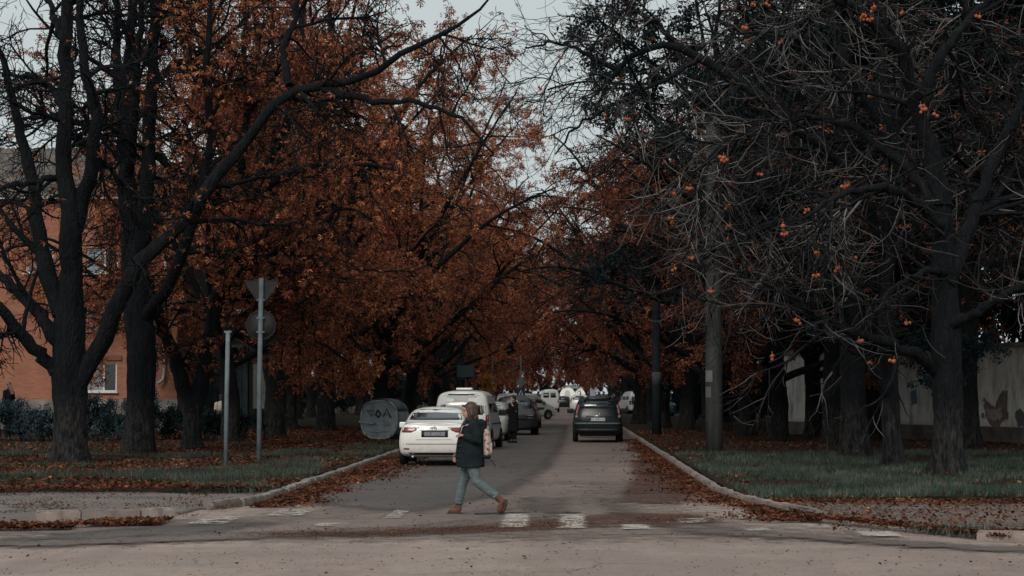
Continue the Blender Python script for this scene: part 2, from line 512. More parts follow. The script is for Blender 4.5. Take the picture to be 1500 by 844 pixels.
# zebra crossing: what is left of each painted bar
def paint_mat(name='worn_road_paint', lo=.42, hi=.57):
    n = NT(name)
    v = n.coord()
    a = n.noise(v, 3.4, 6, 0.72); b = n.noise(v, 26, 4, 0.7)
    oi = n.n('ObjectInfo')
    al = n.math('MULTIPLY', n.rng(n.math('ADD', a, n.math('MULTIPLY', oi.outputs['Alpha'], 0.0)), lo, hi), n.rng(b, lo - .04, hi - .04))
    al = n.math('MULTIPLY', al, cover_alpha(n, v))
    c = n.mix(n.rng(b, .3, .7), (0.30, 0.25, 0.22), (0.62, 0.57, 0.51))
    return n.bsdf(c, 0.8, 0.2, alpha=al)
M_PAINT = paint_mat()
M_PAINT2 = paint_mat('fresher_road_paint', .36, .52)
for (px, py, wpx, y0, y1) in [(735, 764, 41, 27.6, 30.6), (818, 765, 41, 27.4, 30.5), (908, 774, 44, 27.2, 28.2), (570, 754, 26, 29.6, 31.6), (460, 771, 48, 27.7, 28.4),
                              (400, 754, 52, 30.1, 31.7), (290, 766, 52, 28.2, 29.8), (990, 763, 44, 28.6, 29.6), (1085, 777, 42, 27.0, 27.6), (1172, 769, 42, 27.7, 28.3),
                              (1255, 784, 54, 26.0, 26.9), (1076, 757, 32, 29.6, 30.4)]:
    ym = (y0 + y1) / 2
    x0 = (px - VX) / FP * ym; x1 = (px + wpx - VX) / FP * ym
    sheet('zebra_bar', [(x0, y0), (x1, y0), (x1, y1), (x0, y1)], 0.0275, M_PAINT2 if px in (735, 818, 908, 1255) else M_PAINT, road, fade=0.03)

# ---- verges, pavement, path
def kerb_left_x(y): return -5.12 - max(0, 34 - y) * 0.05
def kerb_right_x(y): return 2.72 + 0.9 * max(0.0, (38 - y) / 8.0) ** 1.7
def verge_left(u, y):
    x1 = kerb_left_x(y) - 0.14
    x = x1 + (-110 - x1) * u ** 2.2
    front = max(0, min(1, (y - 36.0) / 1.2))
    z = 0.115 + 0.035 * wav(x, y, 1) * min(1, u * 12) + 0.0035 * max(0, -8 - x) * min(1, max(0, (y - 45) / 15)) 
    if y > 130: z = 0.115
    z = min(z, 0.5)
    return (x, y + (0.35 * math.sin(x * 1.3) + 0.2 * math.sin(x * 3.1)) * (1 if y < 38 else 0), z * front - 0.05 * (1 - front))
ys = np.concatenate([np.linspace(36.0, 60, 60), np.linspace(61, 130, 60), np.linspace(140, 620, 40)])
verge_l = grid('verge_left', np.linspace(0, 1, 70), ys, verge_left, M_SOIL)
def verge_right(u, y):
    x1 = kerb_right_x(y) + 0.14
    x = x1 + (110 - x1) * u ** 2.2
    front = max(0, min(1, (y - 33.4) / 1.2))
    z = 0.115 + 0.035 * wav(x, y, 2) * min(1, u * 12)
    if y > 130: z = 0.115
    return (x, y + (0.3 * math.sin(x * 1.1) + 0.2 * math.sin(x * 2.7)) * (1 if y < 36 else 0), z * front - 0.05 * (1 - front))
ys = np.concatenate([np.linspace(33.4, 60, 64), np.linspace(61, 130, 60), np.linspace(140, 620, 40)])
verge_r = grid('verge_right', np.linspace(0, 1, 70), ys, verge_right, M_SOIL)

def pave_left(u, v):
    x0 = -5.15 if v > 0.62 else -5.15 - (0.62 - v) * 2.2
    x = x0 - 75 * u ** 2.5
    y = 28.6 + v * 8.4
    edge = min(1, v * 8, u * 60 if v < 0.9 else 1)
    return (x + 0.12 * math.sin(y * 2.3), y, -0.02 + 0.06 * edge + 0.008 * wav(x * 2, y * 2, 3))
grid('pavement_left', np.linspace(0, 1, 60), np.linspace(0, 1, 34), pave_left, M_PAVE)
def path_right(u, v):
    x0 = 3.42 + (1 - v) ** 1.5 * 1.9
    x = x0 + 75 * u ** 2.5
    y = 25.0 + v * 9.2
    edge = min(1, v * 9, u * 60)
    return (x + 0.10 * math.sin(y * 2.3), y, -0.02 + 0.075 * edge + 0.010 * wav(x * 2, y * 2, 5))
grid('path_right', np.linspace(0, 1, 60), np.linspace(0, 1, 34), path_right, M_PATH)

# ---- kerbs, stone by stone
def kerb_stone_mesh(k):
    rr = random.Random(k)
    bm = bmesh.new()
    bmesh.ops.create_cube(bm, size=1)
    for v in bm.verts: v.co = Vector((v.co.x * 0.17, v.co.y * 0.985, v.co.z * 0.30 - 0.02))
    bmesh.ops.bevel(bm, geom=[e for e in bm.edges if e.verts[0].co.z > 0 and e.verts[1].co.z > 0], offset=0.022, segments=2, affect='EDGES')
    bmesh.ops.subdivide_edges(bm, edges=[e for e in bm.edges if abs(e.verts[0].co.y - e.verts[1].co.y) > 0.5], cuts=3)
    for v in bm.verts:
        if v.co.z > 0: v.co += Vector((rr.uniform(-1, 1), rr.uniform(-1, 1), rr.uniform(-1.2, 0.6))) * 0.012
    me = bpy.data.meshes.new('kerb_stone'); bm.to_mesh(me); bm.free()
    me.materials.append(M_STONE)
    return me
KS = [kerb_stone_mesh(k) for k in range(5)]
def kerb_run(name, pts, lift=0.0):
    root = empty(name, (pts[0][0], pts[0][1], 0)); root['kind'] = 'structure'
    rr = random.Random(len(pts))
    for a, b in zip(pts, pts[1:]):
        d = Vector((b[0] - a[0], b[1] - a[1], 0))
        o = link('kerb_stone', rr.choice(KS), None, root)
        o.location = ((a[0] + b[0]) / 2 - pts[0][0] + rr.uniform(-.012, .012), (a[1] + b[1]) / 2 - pts[0][1], rr.uniform(-0.02, 0.012) + lift)
        o.rotation_euler = (rr.uniform(-.012, .012), rr.uniform(-.03, .03), math.atan2(d.y, d.x) - math.pi / 2 + rr.uniform(-.012, .012))
        o.scale = (1, d.length, 1)
    return root
yl = [31.9 + i * 1.0 for i in range(78)]
kerb_run('kerb_left', [(kerb_left_x(y) - (0.25 * max(0, 33.4 - y)), y) for y in yl])
pr = []
x, y = kerb_right_x(29.8), 29.8
pts_r = [(kerb_right_x(y), y) for y in np.linspace(29.8, 110, 1400)]
acc = [pts_r[0]]
for p in pts_r:
    if math.hypot(p[0] - acc[-1][0], p[1] - acc[-1][1]) >= 1.0: acc.append(p)
kerb_run('kerb_right', acc)
def far_kerb(name, xf, y0):
    mb = MB()
    for y in range(y0, 600, 20): mb.box((xf, y + 10, 0.03), (0.16, 19.96, 0.2))
    o = mb.build(name, M_STONE); o['kind'] = 'structure'
far_kerb('kerb_far_left', -5.12, 110); far_kerb('kerb_far_right', 2.72, 111)
# the short sunken pieces of kerb by the cross street
kerb_run('kerb_sunken_left', [(-7.45, 28.6), (-6.9, 28.9), (-6.1, 29.15), (-5.65, 29.35)], 0.045)
kerb_run('kerb_sunken_right', [(5.05, 25.55), (5.75, 25.25), (6.7, 24.95), (7.7, 24.8)])
# ================================================================ TREES
def norm(a): return a / np.maximum(np.linalg.norm(a, axis=-1, keepdims=True), 1e-9)
def grow(rng, P0, D0, L, n, wob, tr0, tr1):
    C = len(P0)
    P = np.empty((C, n + 1, 3)); P[:, 0] = P0
    d = D0.copy(); st = (L / n)[:, None]
    for k in range(n):
        d = d + wob * rng.normal(size=(C, 3))
        d[:, 2] += tr0 + (tr1 - tr0) * k / max(1, n - 1)
        d = norm(d)
        P[:, k + 1] = P[:, k] + d * st
    return P
def sample(P, Rr, b, t):
    m = P.shape[1]
    f = t * (m - 1); i = np.clip(f.astype(int), 0, m - 2); w = (f - i)[:, None]
    p = P[b, i] * (1 - w) + P[b, i + 1] * w
    tan = norm(P[b, i + 1] - P[b, i])
    r = Rr[b, i] * (1 - w[:, 0]) + Rr[b, i + 1] * w[:, 0]
    return p, tan, r
def sprout(rng, P, Rr, count, t0, t1, lmin, lmax, ang, ratio, n, wob, tr0, tr1, rtip, lfall=0.45, flat=0.0, minr=0.0):
    lens = np.linalg.norm(P[:, 1:] - P[:, :-1], axis=2).sum(1)
    b = rng.choice(len(P), count, p=lens / lens.sum())
    t = t0 + (t1 - t0) * rng.random(count) ** 0.85
    p, tan, r = sample(P, Rr, b, t)
    q = rng.normal(size=(count, 3)); q[:, 2] = q[:, 2] * (1 - flat)
    perp = norm(q - (q * tan).sum(1, keepdims=True) * tan)
    a = np.radians(rng.normal(ang, ang * 0.25, count))[:, None]
    D = norm(np.cos(a) * tan + np.sin(a) * perp)
    L = rng.uniform(lmin, lmax, count) * (1 - lfall * t)
    Q = grow(rng, p, D, L, n, wob, tr0, tr1)
    r0 = np.maximum(np.minimum(r * ratio, 0.008 + L * 0.022), rtip * 1.05)
    k = np.linspace(0, 1, n + 1)[None, :]
    RR = r0[:, None] * (1 - k) ** 0.8 + rtip * (1 - (1 - k) ** 0.8)
    return Q, RR
def tubes(P, Rr, s):
    B, n, _ = P.shape
    T = np.empty_like(P); T[:, 1:-1] = P[:, 2:] - P[:, :-2]; T[:, 0] = P[:, 1] - P[:, 0]; T[:, -1] = P[:, -1] - P[:, -2]
    T = norm(T)
    ref = np.where(np.abs(norm(P[:, -1] - P[:, 0])[:, 2:3]) > 0.8, np.array([[0.95, 0.3, 0.05]]), np.array([[0.1, 0.15, 0.98]]))[:, None, :]
    U = norm(np.cross(T, np.broadcast_to(ref, T.shape))); W = np.cross(U, T)
    a = np.arange(s) * 2 * np.pi / s
    V = P[:, :, None] + Rr[:, :, None, None] * (U[:, :, None] * np.cos(a)[None, None, :, None] + W[:, :, None] * np.sin(a)[None, None, :, None])
    i = np.arange(n - 1)[:, None]; k = np.arange(s)[None, :]
    f = np.stack([i * s + k, i * s + (k + 1) % s, (i + 1) * s + (k + 1) % s, (i + 1) * s + k], -1).reshape(-1, 4)
    F = (f[None] + (np.arange(B) * n * s)[:, None, None]).reshape(-1, 4)
    return V.reshape(-1, 3), F
def merge(lst):
    V, F, o = [], [], 0
    for v, f in lst:
        V.append(v); F.append(f + o); o += len(v)
    return np.concatenate(V), np.concatenate(F)

def palm_template(nl=5, droop=0.5, w=0.17):
    V, F = [], []
    for k in range(nl):
        a = math.radians(-105 + 210 * k / (nl - 1)) if nl > 1 else 0.0
        Lk = 1.0 - 0.28 * abs(k - (nl - 1) / 2) / max(1, (nl - 1) / 2)
        c, s = math.cos(a), math.sin(a)
        for (u, v, z) in ((0.04, 0, 0), (0.55 * Lk, w * Lk, -0.16 * droop), (Lk, 0, -0.62 * droop), (0.55 * Lk, -w * Lk, -0.22 * droop)):
            V.append((u * c - v * s, u * s + v * c, z))
        F.append((4 * k, 4 * k + 1, 4 * k + 2, 4 * k + 3))
    return np.array(V), np.array(F)
PALM5, PALM3, PALM4 = palm_template(5), palm_template(3, 0.6, 0.22), palm_template(4, 0.55, 0.2)
SINGLE = palm_template(1, 0.5, 0.34)
def scatter_leaves(rng, pos, size, tmpl, tilt=0.9, yaw=None):
    N = len(pos); TV, TF = tmpl
    ya = rng.uniform(0, 2 * np.pi, N); ti = rng.normal(0.25, tilt, N); ro = rng.normal(0, tilt, N)
    cy, sy, ct, st_, cr, sr = np.cos(ya), np.sin(ya), np.cos(ti), np.sin(ti), np.cos(ro), np.sin(ro)
    Z = np.zeros(N); O = np.ones(N)
    Rz = np.stack([np.stack([cy, -sy, Z], -1), np.stack([sy, cy, Z], -1), np.stack([Z, Z, O], -1)], -2)
    Ry = np.stack([np.stack([ct, Z, st_], -1), np.stack([Z, O, Z], -1), np.stack([-st_, Z, ct], -1)], -2)
    Rx = np.stack([np.stack([O, Z, Z], -1), np.stack([Z, cr, -sr], -1), np.stack([Z, sr, cr], -1)], -2)
    M = Rz @ Ry @ Rx
    V = np.einsum('nij,vj->nvi', M, TV) * size[:, None, None] + pos[:, None, :]
    F = (TF[None] + (np.arange(N) * len(TV))[:, None, None]).reshape(-1, TF.shape[1])
    return V.reshape(-1, 3), F
def along(rng, P, count, t0, t1, jit):
    b = rng.integers(0, len(P), count); t = rng.uniform(t0, t1, count)
    p, _, _ = sample(P, np.zeros(P.shape[:2]), b, t)
    return p + rng.normal(0, jit, (count, 3))

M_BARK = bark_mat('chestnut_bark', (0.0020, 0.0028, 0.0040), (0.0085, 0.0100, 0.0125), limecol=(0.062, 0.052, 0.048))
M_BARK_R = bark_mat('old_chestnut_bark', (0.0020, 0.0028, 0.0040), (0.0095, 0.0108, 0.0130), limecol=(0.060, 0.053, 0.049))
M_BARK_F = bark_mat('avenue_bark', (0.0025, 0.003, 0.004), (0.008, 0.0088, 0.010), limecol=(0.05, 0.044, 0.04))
M_TWIG = plain('dark_twig_bark', (0.010, 0.011, 0.013), 0.9, 0.1, vary=0.35, scale=1.2)  # dark colour also holds the backlit look of the left trees' twigs
M_TWIG_R = leaf_mat('lit_twig_bark', [(0.0, (0.008, 0.009, 0.011)), (0.42, (0.020, 0.020, 0.022)), (0.66, (0.075, 0.070, 0.067)), (0.92, (0.23, 0.21, 0.20))], 0.0, 0.35)  # pale stops paint the frontal light on the right trees' twigs
RUST = [(0.05, (0.030, 0.019, 0.017)), (0.30, (0.108, 0.046, 0.035)), (0.55, (0.26, 0.090, 0.055)), (0.78, (0.52, 0.174, 0.082)), (0.92, (0.69, 0.27, 0.115)), (1.0, (0.72, 0.37, 0.18))]
M_RUST = leaf_mat('rust_chestnut_leaf', RUST, 0.3)
M_RUST_R = leaf_mat('dull_rust_leaf', [(0.08, (0.032, 0.019, 0.018)), (0.4, (0.11, 0.043, 0.033)), (0.7, (0.28, 0.090, 0.052)), (1.0, (0.56, 0.19, 0.088))], 0.3)
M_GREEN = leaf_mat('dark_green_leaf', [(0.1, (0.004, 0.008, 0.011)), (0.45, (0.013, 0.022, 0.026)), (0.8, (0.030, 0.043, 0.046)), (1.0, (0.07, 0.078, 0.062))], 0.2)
M_TWIG_F = plain('leafy_twig_bark', (0.034, 0.032, 0.034), 0.9, 0.1, vary=0.4, scale=1.2)
M_TWIG_B = leaf_mat('bare_crown_twig', [(0.0, (0.010, 0.010, 0.012)), (0.6, (0.022, 0.021, 0.022)), (0.85, (0.060, 0.052, 0.048)), (1.0, (0.11, 0.095, 0.085))], 0.0, 0.3)
M_YELLOW = leaf_mat('yellow_sapling_leaf', [(0.1, (0.20, 0.07, 0.02)), (0.5, (0.48, 0.22, 0.05)), (1.0, (0.62, 0.36, 0.10))], 0.35)
M_NUT = plain('chestnut_husk', (0.33, 0.085, 0.034), 0.6, 0.3, vary=0.3, scale=9)

def trunk_mesh(name, pts, rad, seed, flare=0.45, sides=26):
    """thick ridged stem with root flare, following pts"""
    rng = np.random.default_rng(seed)
    P = smooth_line(pts, 40); t = np.linspace(0, 1, 40)
    r = np.interp(t, np.linspace(0, 1, len(rad)), rad)
    P[0, 2] -= 0.25
    V, F = tubes(P[None], r[None], sides)
    V = V.reshape(40, sides, 3)
    th = np.arange(sides) * 2 * np.pi / sides
    h = np.maximum(0, P[:, 2])[:, None]
    ph = rng.uniform(0, 6.28, 8)
    k = 1 + flare * np.exp(-h / 0.26) * (0.75 + 0.45 * np.sin(5 * th + ph[0])[None] + 0.2 * np.sin(3 * th + ph[5])[None])
    k = k + 0.045 * np.sin(9 * th[None] + ph[1] + 1.3 * np.sin(h * 1.1)) + 0.035 * np.sin(4 * th[None] + ph[2] + h * 0.9) + 0.03 * np.sin(h * 4 + ph[3] + 2 * th[None])
    k = k + 0.022 * rng.normal(size=k.shape)
    V = P[:, None] + (V - P[:, None]) * k[:, :, None]
    return np_mesh(name, V.reshape(-1, 3), F, True)
def smooth_line(pts, n):
    pts = np.asarray(pts, float)
    d = np.r_[0, np.cumsum(np.linalg.norm(np.diff(pts, axis=0), axis=1))]
    t = np.linspace(0, d[-1], n)
    Q = np.stack([np.interp(t, d, pts[:, i]) for i in range(3)], 1)
    for _ in range(max(1, n // 12)):
        Q[1:-1] = (Q[:-2] + 2 * Q[1:-1] + Q[2:]) / 4
    return Q

STATS = {}
def dress(root, rng, limbP, limbR, bark, twigm, leafm, n2, n3, n4, nleaf, leafsize, tmpl, style, keepout=None):
    """grow branches, twigs and leaves from the limbs, add them as parts"""
    wob, tr = style.get('wob', 0.14), style.get('trop', (-0.05, 0.10))
    B2, R2 = sprout(rng, limbP, limbR, n2, style.get('t0', 0.22), 1.0, style['l2'][0], style['l2'][1], style.get('a2', 55), 0.62, 9, wob, tr[0], tr[1], 0.014, flat=0.3)
    B3, R3 = sprout(rng, B2, R2, n3, 0.15, 1.0, style['l3'][0], style['l3'][1], 48, 0.65, 6, wob * 1.25, tr[0] * 1.2, tr[1] * 1.3, style.get('r3', 0.009), flat=0.25)
    V, F = tubes(B2, R2, 4)
    br = link('branches', np_mesh('branches', V, F, True), bark, root); br['kind'] = 'stuff'
    lst = [tubes(B3, R3, 3)]
    tips = B3
    if n4:
        B4, R4 = sprout(rng, B3, R3, n4, 0.2, 1.0, style['l4'][0], style['l4'][1], 45, 0.8, 4, wob * 1.3, tr[0], tr[1] * 1.6, style.get('r4', 0.0075))
        lst.append(tubes(B4, R4, 3))
        tips = B4
    V, F = merge(lst)
    tw = link('twigs', np_mesh('twigs', V, F, True), twigm, root); tw['kind'] = 'stuff'
    if nleaf:
        pos = np.concatenate([along(rng, tips, int(nleaf * 0.8), 0.35, 1.0, 0.10), along(rng, B3, int(nleaf * 0.2), 0.5, 1.0, 0.14)])
        if keepout is not None: pos = pos[keepout(pos, rng)]
        sz = rng.uniform(leafsize[0], leafsize[1], len(pos))
        V, F = scatter_leaves(rng, pos, sz, tmpl)
        fo = link('foliage', np_mesh('foliage', V, F, False), leafm, root); fo['kind'] = 'stuff'
    return B2, B3, tips

def built_tree(name, base_px, Y, trunk, limbs, seed, label, bark, twigm, leafm, style, n2, n3, n4, nleaf, leafsize, tmpl=PALM5, group=None, keepout=None, nuts=0):
    """a tree whose stem and main limbs follow the photograph; (px, py, depth offset) read at distance Y"""
    bx, by = (base_px - VX) / FP * Y, Y
    rng = np.random.default_rng(seed)
    root = empty(name, (bx, by, 0.12))
    def loc(p):
        dy = p[2] if len(p) > 2 else 0.0
        x, z = xz(p[0], p[1], Y)
        return (x - bx, dy, z - 0.12)
    tp, tr = trunk
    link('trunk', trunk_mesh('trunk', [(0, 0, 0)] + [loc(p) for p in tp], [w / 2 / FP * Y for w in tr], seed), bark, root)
    Ps, Rs = [], []
    for pts, w0, w1 in limbs:
        P = smooth_line([loc(p) for p in pts], 22)
        P[1:-1] += rng.normal(0, 0.03, (20, 3))
        k = np.linspace(0, 1, 22)
        Rr = (w0 * (1 - k) ** 0.85 + w1 * (1 - (1 - k) ** 0.85)) / 2 / FP * Y
        Rr *= 1 + 0.05 * rng.normal(size=22)
        V, F = tubes(P[None], Rr[None], 10)
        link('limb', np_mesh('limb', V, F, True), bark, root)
        Ps.append(P); Rs.append(Rr)
    if 'extra' in style:                              # limbs towards and away from the viewer
        cnt = style['extra']
        E, ER = sprout(rng, np.array(Ps), np.array(Rs), cnt, 0.15, 0.8, style.get('le', (2.5, 5.0))[0], style.get('le', (2.5, 5.0))[1], 55, 0.6, 21, 0.07, *style.get('te', (0.0, 0.03)), 0.025)
        for q in range(cnt):
            V, F = tubes(E[q][None], ER[q][None], 8)
            link('limb', np_mesh('limb', V, F, True), bark, root)
        Ps += list(E); Rs += list(ER)
    B2, B3, tips = dress(root, rng, np.array(Ps), np.array(Rs), bark, twigm, leafm, n2, n3, n4, nleaf, leafsize, tmpl, style, keepout)
    if nuts:
        me = NUTS
        sel = along(rng, tips, nuts * 3, 0.7, 1.0, 0.03)
        sel = sel[np.argsort(-sel[:, 1] * -1)][:nuts]
        for p in sel:
            o = link('fruit_cluster', me[rng.integers(0, 3)], None, root)
            o.location = tuple(p); o.rotation_euler = (0, 0, rng.uniform(0, 6)); 
    tag(root, label, 'tree', group)
    return root
def nut_mesh(k):
    mb = MB(); rr = random.Random(k)
    for i in range(2 + k):
        mb.ball((rr.uniform(-.06, .06), rr.uniform(-.06, .06), rr.uniform(-.08, .02)), rr.uniform(.034, .046), 7, 5)
    mb.tube([(0, 0, 0), (0.01, 0, 0.09)], 0.006, 4)
    me = mb.mesh('fruit_cluster'); me.materials.append(M_NUT)
    return me
NUTS = [nut_mesh(k) for k in range(3)]

# ---- the near trees on the left
ST_L = dict(l2=(1.2, 3.6), l3=(0.5, 1.7), l4=(0.25, 0.8), wob=0.15, trop=(-0.07, 0.09), extra=7, t0=0.2)
built_tree('chestnut_tree', 100, 49.6,
    ([(100, 610), (97, 545, 0.05), (97, 480), (99, 400), (100, 330, .1)], [50, 47, 50, 42, 31, 25]),
    [([(99, 400), (95, 300, -.2), (90, 200, -.2), (88, 100), (88, 0), (85, -120, .3), (92, -220)], 30, 9),
     ([(78, 545), (68, 531), (30, 482, -.6), (0, 442, -1.0), (-40, 400, -1.6), (-90, 380, -2)], 21, 8),
     ([(80, 500), (60, 468), (15, 432, .8), (-40, 390, 1.5), (-80, 330, 2.2)], 22, 8),
     ([(85, 460), (71, 427), (51, 370, .5), (32, 314, .8), (26, 257, 1.0), (5, 190, 1.2), (-20, 120, 1.5), (-50, 20, 2)], 28, 7),
     ([(100, 345), (114, 298), (134, 249, -.5), (149, 174, -.9), (129, 100, -1.1), (124, 0, -1.3), (135, -100, -1.5)], 24, 6),
     ([(108, 570), (130, 535), (153, 505, -.2), (175, 440, -.4), (200, 390, -.6), (260, 342, -.8), (312, 280, -1), (400, 172, -1.2), (430, 130, -1.2), (494, 139, -1.3), (554, 114, -1.4), (619, 80, -1.5), (678, 45, -1.6), (708, 30, -1.6), (735, -5, -1.7)], 28, 2),
     ([(430, 132, -1.2), (418, 80, -1), (440, 20, -.8), (425, -60, -.5)], 13, 4),
     ([(480, 138, -1.3), (514, 150, -1.5), (572, 164, -2), (640, 172, -2.4), (690, 195, -2.8), (730, 245, -3)], 11, 2.5),
     ([(88, 150), (60, 120, .6), (20, 95, 1), (-30, 92, 1.4)], 14, 5), ([(92, 250), (50, 268, -.7), (0, 285, -1.3), (-40, 280, -1.8)], 12, 4),
     ([(92, 190), (120, 215, .6), (150, 245, 1.2), (170, 300, 1.8)], 11, 4), ([(88, 60), (60, 10, .5), (40, -40, .9)], 14, 5)],
    101, 'thick forked chestnut on the far left with a heavy limb reaching right over the verge', M_BARK, M_TWIG, M_RUST, dict(ST_L, l4=(0.3, 1.0)), 105, 1300, 3700, 1300, (0.10, 0.2),
    keepout=lambda p, r: (p[:, 0] > 2.6) | (r.random(len(p)) < 0.14))
built_tree('chestnut_tree', 200, 58.7,
    ([(203, 600), (205, 500), (195, 430), (187, 340), (180, 260)], [44, 39, 42, 38, 31, 27]),
    [([(185, 320), (176, 240), (170, 130, .3), (180, 60, .3), (186, 0, .3), (190, -110)], 28, 8),
     ([(192, 420), (215, 330, -.8), (222, 250, -1), (227, 150, -1.1), (230, 60, -1.2), (232, -30, -1.2), (236, -130, -1)], 27, 8),
     ([(180, 210), (165, 160, .6), (152, 80, 1), (150, 0, 1.3), (140, -100, 1.5)], 20, 5),
     ([(183, 260), (200, 160, -.9), (212, 60, -1.4), (222, -40, -1.8)], 18, 5),
     ([(205, 470), (260, 420, -1.4), (300, 330, -2), (325, 230, -2.2), (318, 120, -2.4), (325, -20, -2.4)], 20, 6),
     ([(228, 130, -1.1), (260, 100, -1), (310, 70, -.6), (360, 20, -.2)], 13, 4), ([(228, 230, -1), (262, 250, -.6), (300, 245, 0), (350, 190, .6)], 13, 4),
     ([(172, 190), (140, 190, -.8), (100, 178, -1.6), (50, 185, -2.4)], 11, 4)],
    102, 'tall straight chestnut with twin upright stems, second trunk from the left edge', M_BARK, M_TWIG, M_RUST, dict(ST_L, l4=(0.3, 1.0)), 90, 1150, 3200, 3400, (0.10, 0.2),
    keepout=lambda p, r: (p[:, 0] > 1.2) | (r.random(len(p)) < 0.14))
built_tree('chestnut_tree', 281, 62.0,
    ([(281, 620), (280, 592), (285, 575)], [27, 26, 27, 20]),
    [([(281, 600), (262, 545, -.2), (244, 490, -.4), (228, 445, -.8), (215, 390, -1.2), (205, 330, -1.4)], 24, 8),
     ([(283, 600), (298, 520), (312, 440, .2), (328, 360, .3), (350, 300, .2), (390, 235), (420, 180), (432, 90, .2), (440, -20, .3)], 26, 7),
     ([(330, 350, .3), (345, 250, .8), (350, 150, 1.2), (340, 40, 1.4), (345, -60, 1.6)], 16, 5),
     ([(352, 296, .2), (420, 260, -.6), (490, 240, -1.2), (560, 250, -1.6)], 13, 4),
     ([(312, 440, .2), (350, 400, -.8), (410, 370, -1.6), (470, 385, -2)], 12, 4)],
    103, 'smaller chestnut forking low into a V behind the bare post', M_BARK, M_TWIG, M_RUST, dict(ST_L, extra=5), 85, 1000, 2800, 7600, (0.10, 0.2))

# ---- the near trees on the right
ST_R = dict(l2=(1.4, 3.6), l3=(0.8, 2.4), l4=(0.4, 1.25), wob=0.105, trop=(-0.15, 0.17), extra=9, te=(0.02, -0.05), le=(2.5, 5), r4=0.0052, r3=0.0075, t0=0.2)
built_tree('old_chestnut_tree', 1383, 43.5,
    ([(1385, 620), (1384, 540), (1383, 450, .1), (1382, 360, .2), (1379, 280)], [46, 41, 43, 38, 31, 26]),
    [([(1380, 300), (1368, 240), (1339, 149, -.3), (1314, 75, -.6), (1264, 35, -1), (1210, 10, -1.4), (1150, -10, -2)], 29, 6),
     ([(1370, 545), (1332, 521, -.5), (1290, 505, -.9), (1237, 491, -1.2), (1180, 466, -1.5), (1150, 440, -1.8)], 20, 5),
     ([(1384, 420), (1420, 340, .4), (1460, 250, .8), (1500, 160, 1), (1550, 70, 1.2)], 26, 7),
     ([(1345, 165, -.3), (1370, 90, -.2), (1420, 30, 0), (1470, -30, .2)], 20, 5),
     ([(1384, 480), (1430, 455, -.6), (1480, 420, -1.2), (1540, 400, -1.6)], 18, 6),
     ([(1381, 340), (1330, 300, -1), (1270, 285, -1.8), (1210, 300, -2.6), (1150, 340, -3.2)], 18, 4),
     ([(1379, 310), (1330, 230, .8), (1260, 170, 1.4), (1180, 150, 2), (1110, 180, 2.4)], 18, 4),
     ([(1382, 400), (1340, 400, -1.2), (1290, 425, -2), (1250, 465, -2.6)], 12, 3.5)],
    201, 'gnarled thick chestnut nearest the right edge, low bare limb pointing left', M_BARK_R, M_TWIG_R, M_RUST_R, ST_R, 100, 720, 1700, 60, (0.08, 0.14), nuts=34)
built_tree('old_chestnut_tree', 1305, 47.5,
    ([(1303, 640), (1300, 580), (1297, 500), (1296, 420)], [30, 26, 25, 24, 20]),
    [([(1298, 585), (1275, 545, -.3), (1248, 505, -.7), (1225, 450, -1.1), (1190, 400, -1.6), (1150, 380, -2)], 17, 4),
     ([(1296, 440), (1300, 340), (1310, 220, .4), (1300, 100, .6), (1290, -20, .6), (1285, -130, .6)], 24, 7),
     ([(1298, 380), (1260, 290, -.6), (1200, 220, -1), (1130, 190, -1.4), (1060, 215, -1.8), (1010, 270, -2)], 17, 3.5),
     ([(1304, 300), (1350, 230, 1), (1400, 190, 1.6), (1460, 190, 2)], 14, 4),
     ([(1306, 200, .4), (1250, 110, .2), (1190, 60, 0), (1120, 50, -.4)], 14, 4)],
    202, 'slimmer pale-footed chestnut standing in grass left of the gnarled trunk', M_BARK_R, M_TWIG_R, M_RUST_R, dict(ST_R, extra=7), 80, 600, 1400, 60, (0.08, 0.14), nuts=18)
built_tree('old_chestnut_tree', 1248, 54.6,
    ([(1247, 600), (1245, 500), (1243, 400), (1240, 300)], [41, 36, 36, 31, 25]),
    [([(1240, 320), (1236, 200), (1240, 80), (1245, -40), (1250, -150)], 30, 8),
     ([(1240, 290), (1200, 225, -.4), (1150, 175, -.7), (1083, 129, -1), (1038, 104, -1.1), (994, 76, -1.2), (959, 70, -1.2), (924, 90, -1.2), (904, 110, -1.2), (886, 138, -1.2), (872, 170, -1.2)], 21, 4),
     ([(905, 110, -1.2), (869, 94, -1.2), (840, 76, -1.1), (810, 68, -1), (770, 76, -1)], 8, 2),
     ([(1020, 96, -1.1), (970, 130, -1.6), (900, 165, -2), (850, 195, -2.2), (815, 240, -2.4)], 8, 2.2),
     ([(994, 78, -1.2), (960, 40, -1), (920, 15, -.8), (890, -20, -.6)], 9, 3),
     ([(1241, 360), (1190, 330, -1), (1130, 330, -1.6), (1070, 360, -2), (1020, 410, -2.2)], 15, 3.5),
     ([(1238, 200), (1180, 110, .8), (1110, 40, 1.4), (1040, 0, 1.8)], 18, 5),
     ([(1083, 129, -1), (1040, 180, -1.4), (985, 220, -1.8), (930, 250, -2)], 9, 2.5),
     ([(1242, 260), (1300, 200, .6), (1350, 120, 1), (1400, 60, 1.2)], 16, 4)],
    203, 'broad chestnut trunk left of the pale-footed one, long limb arching over the avenue', M_BARK_R, M_TWIG_R, M_RUST_R, dict(ST_R, l2=(1.2, 3.2)), 110, 850, 2000, 160, (0.08, 0.15), nuts=10)

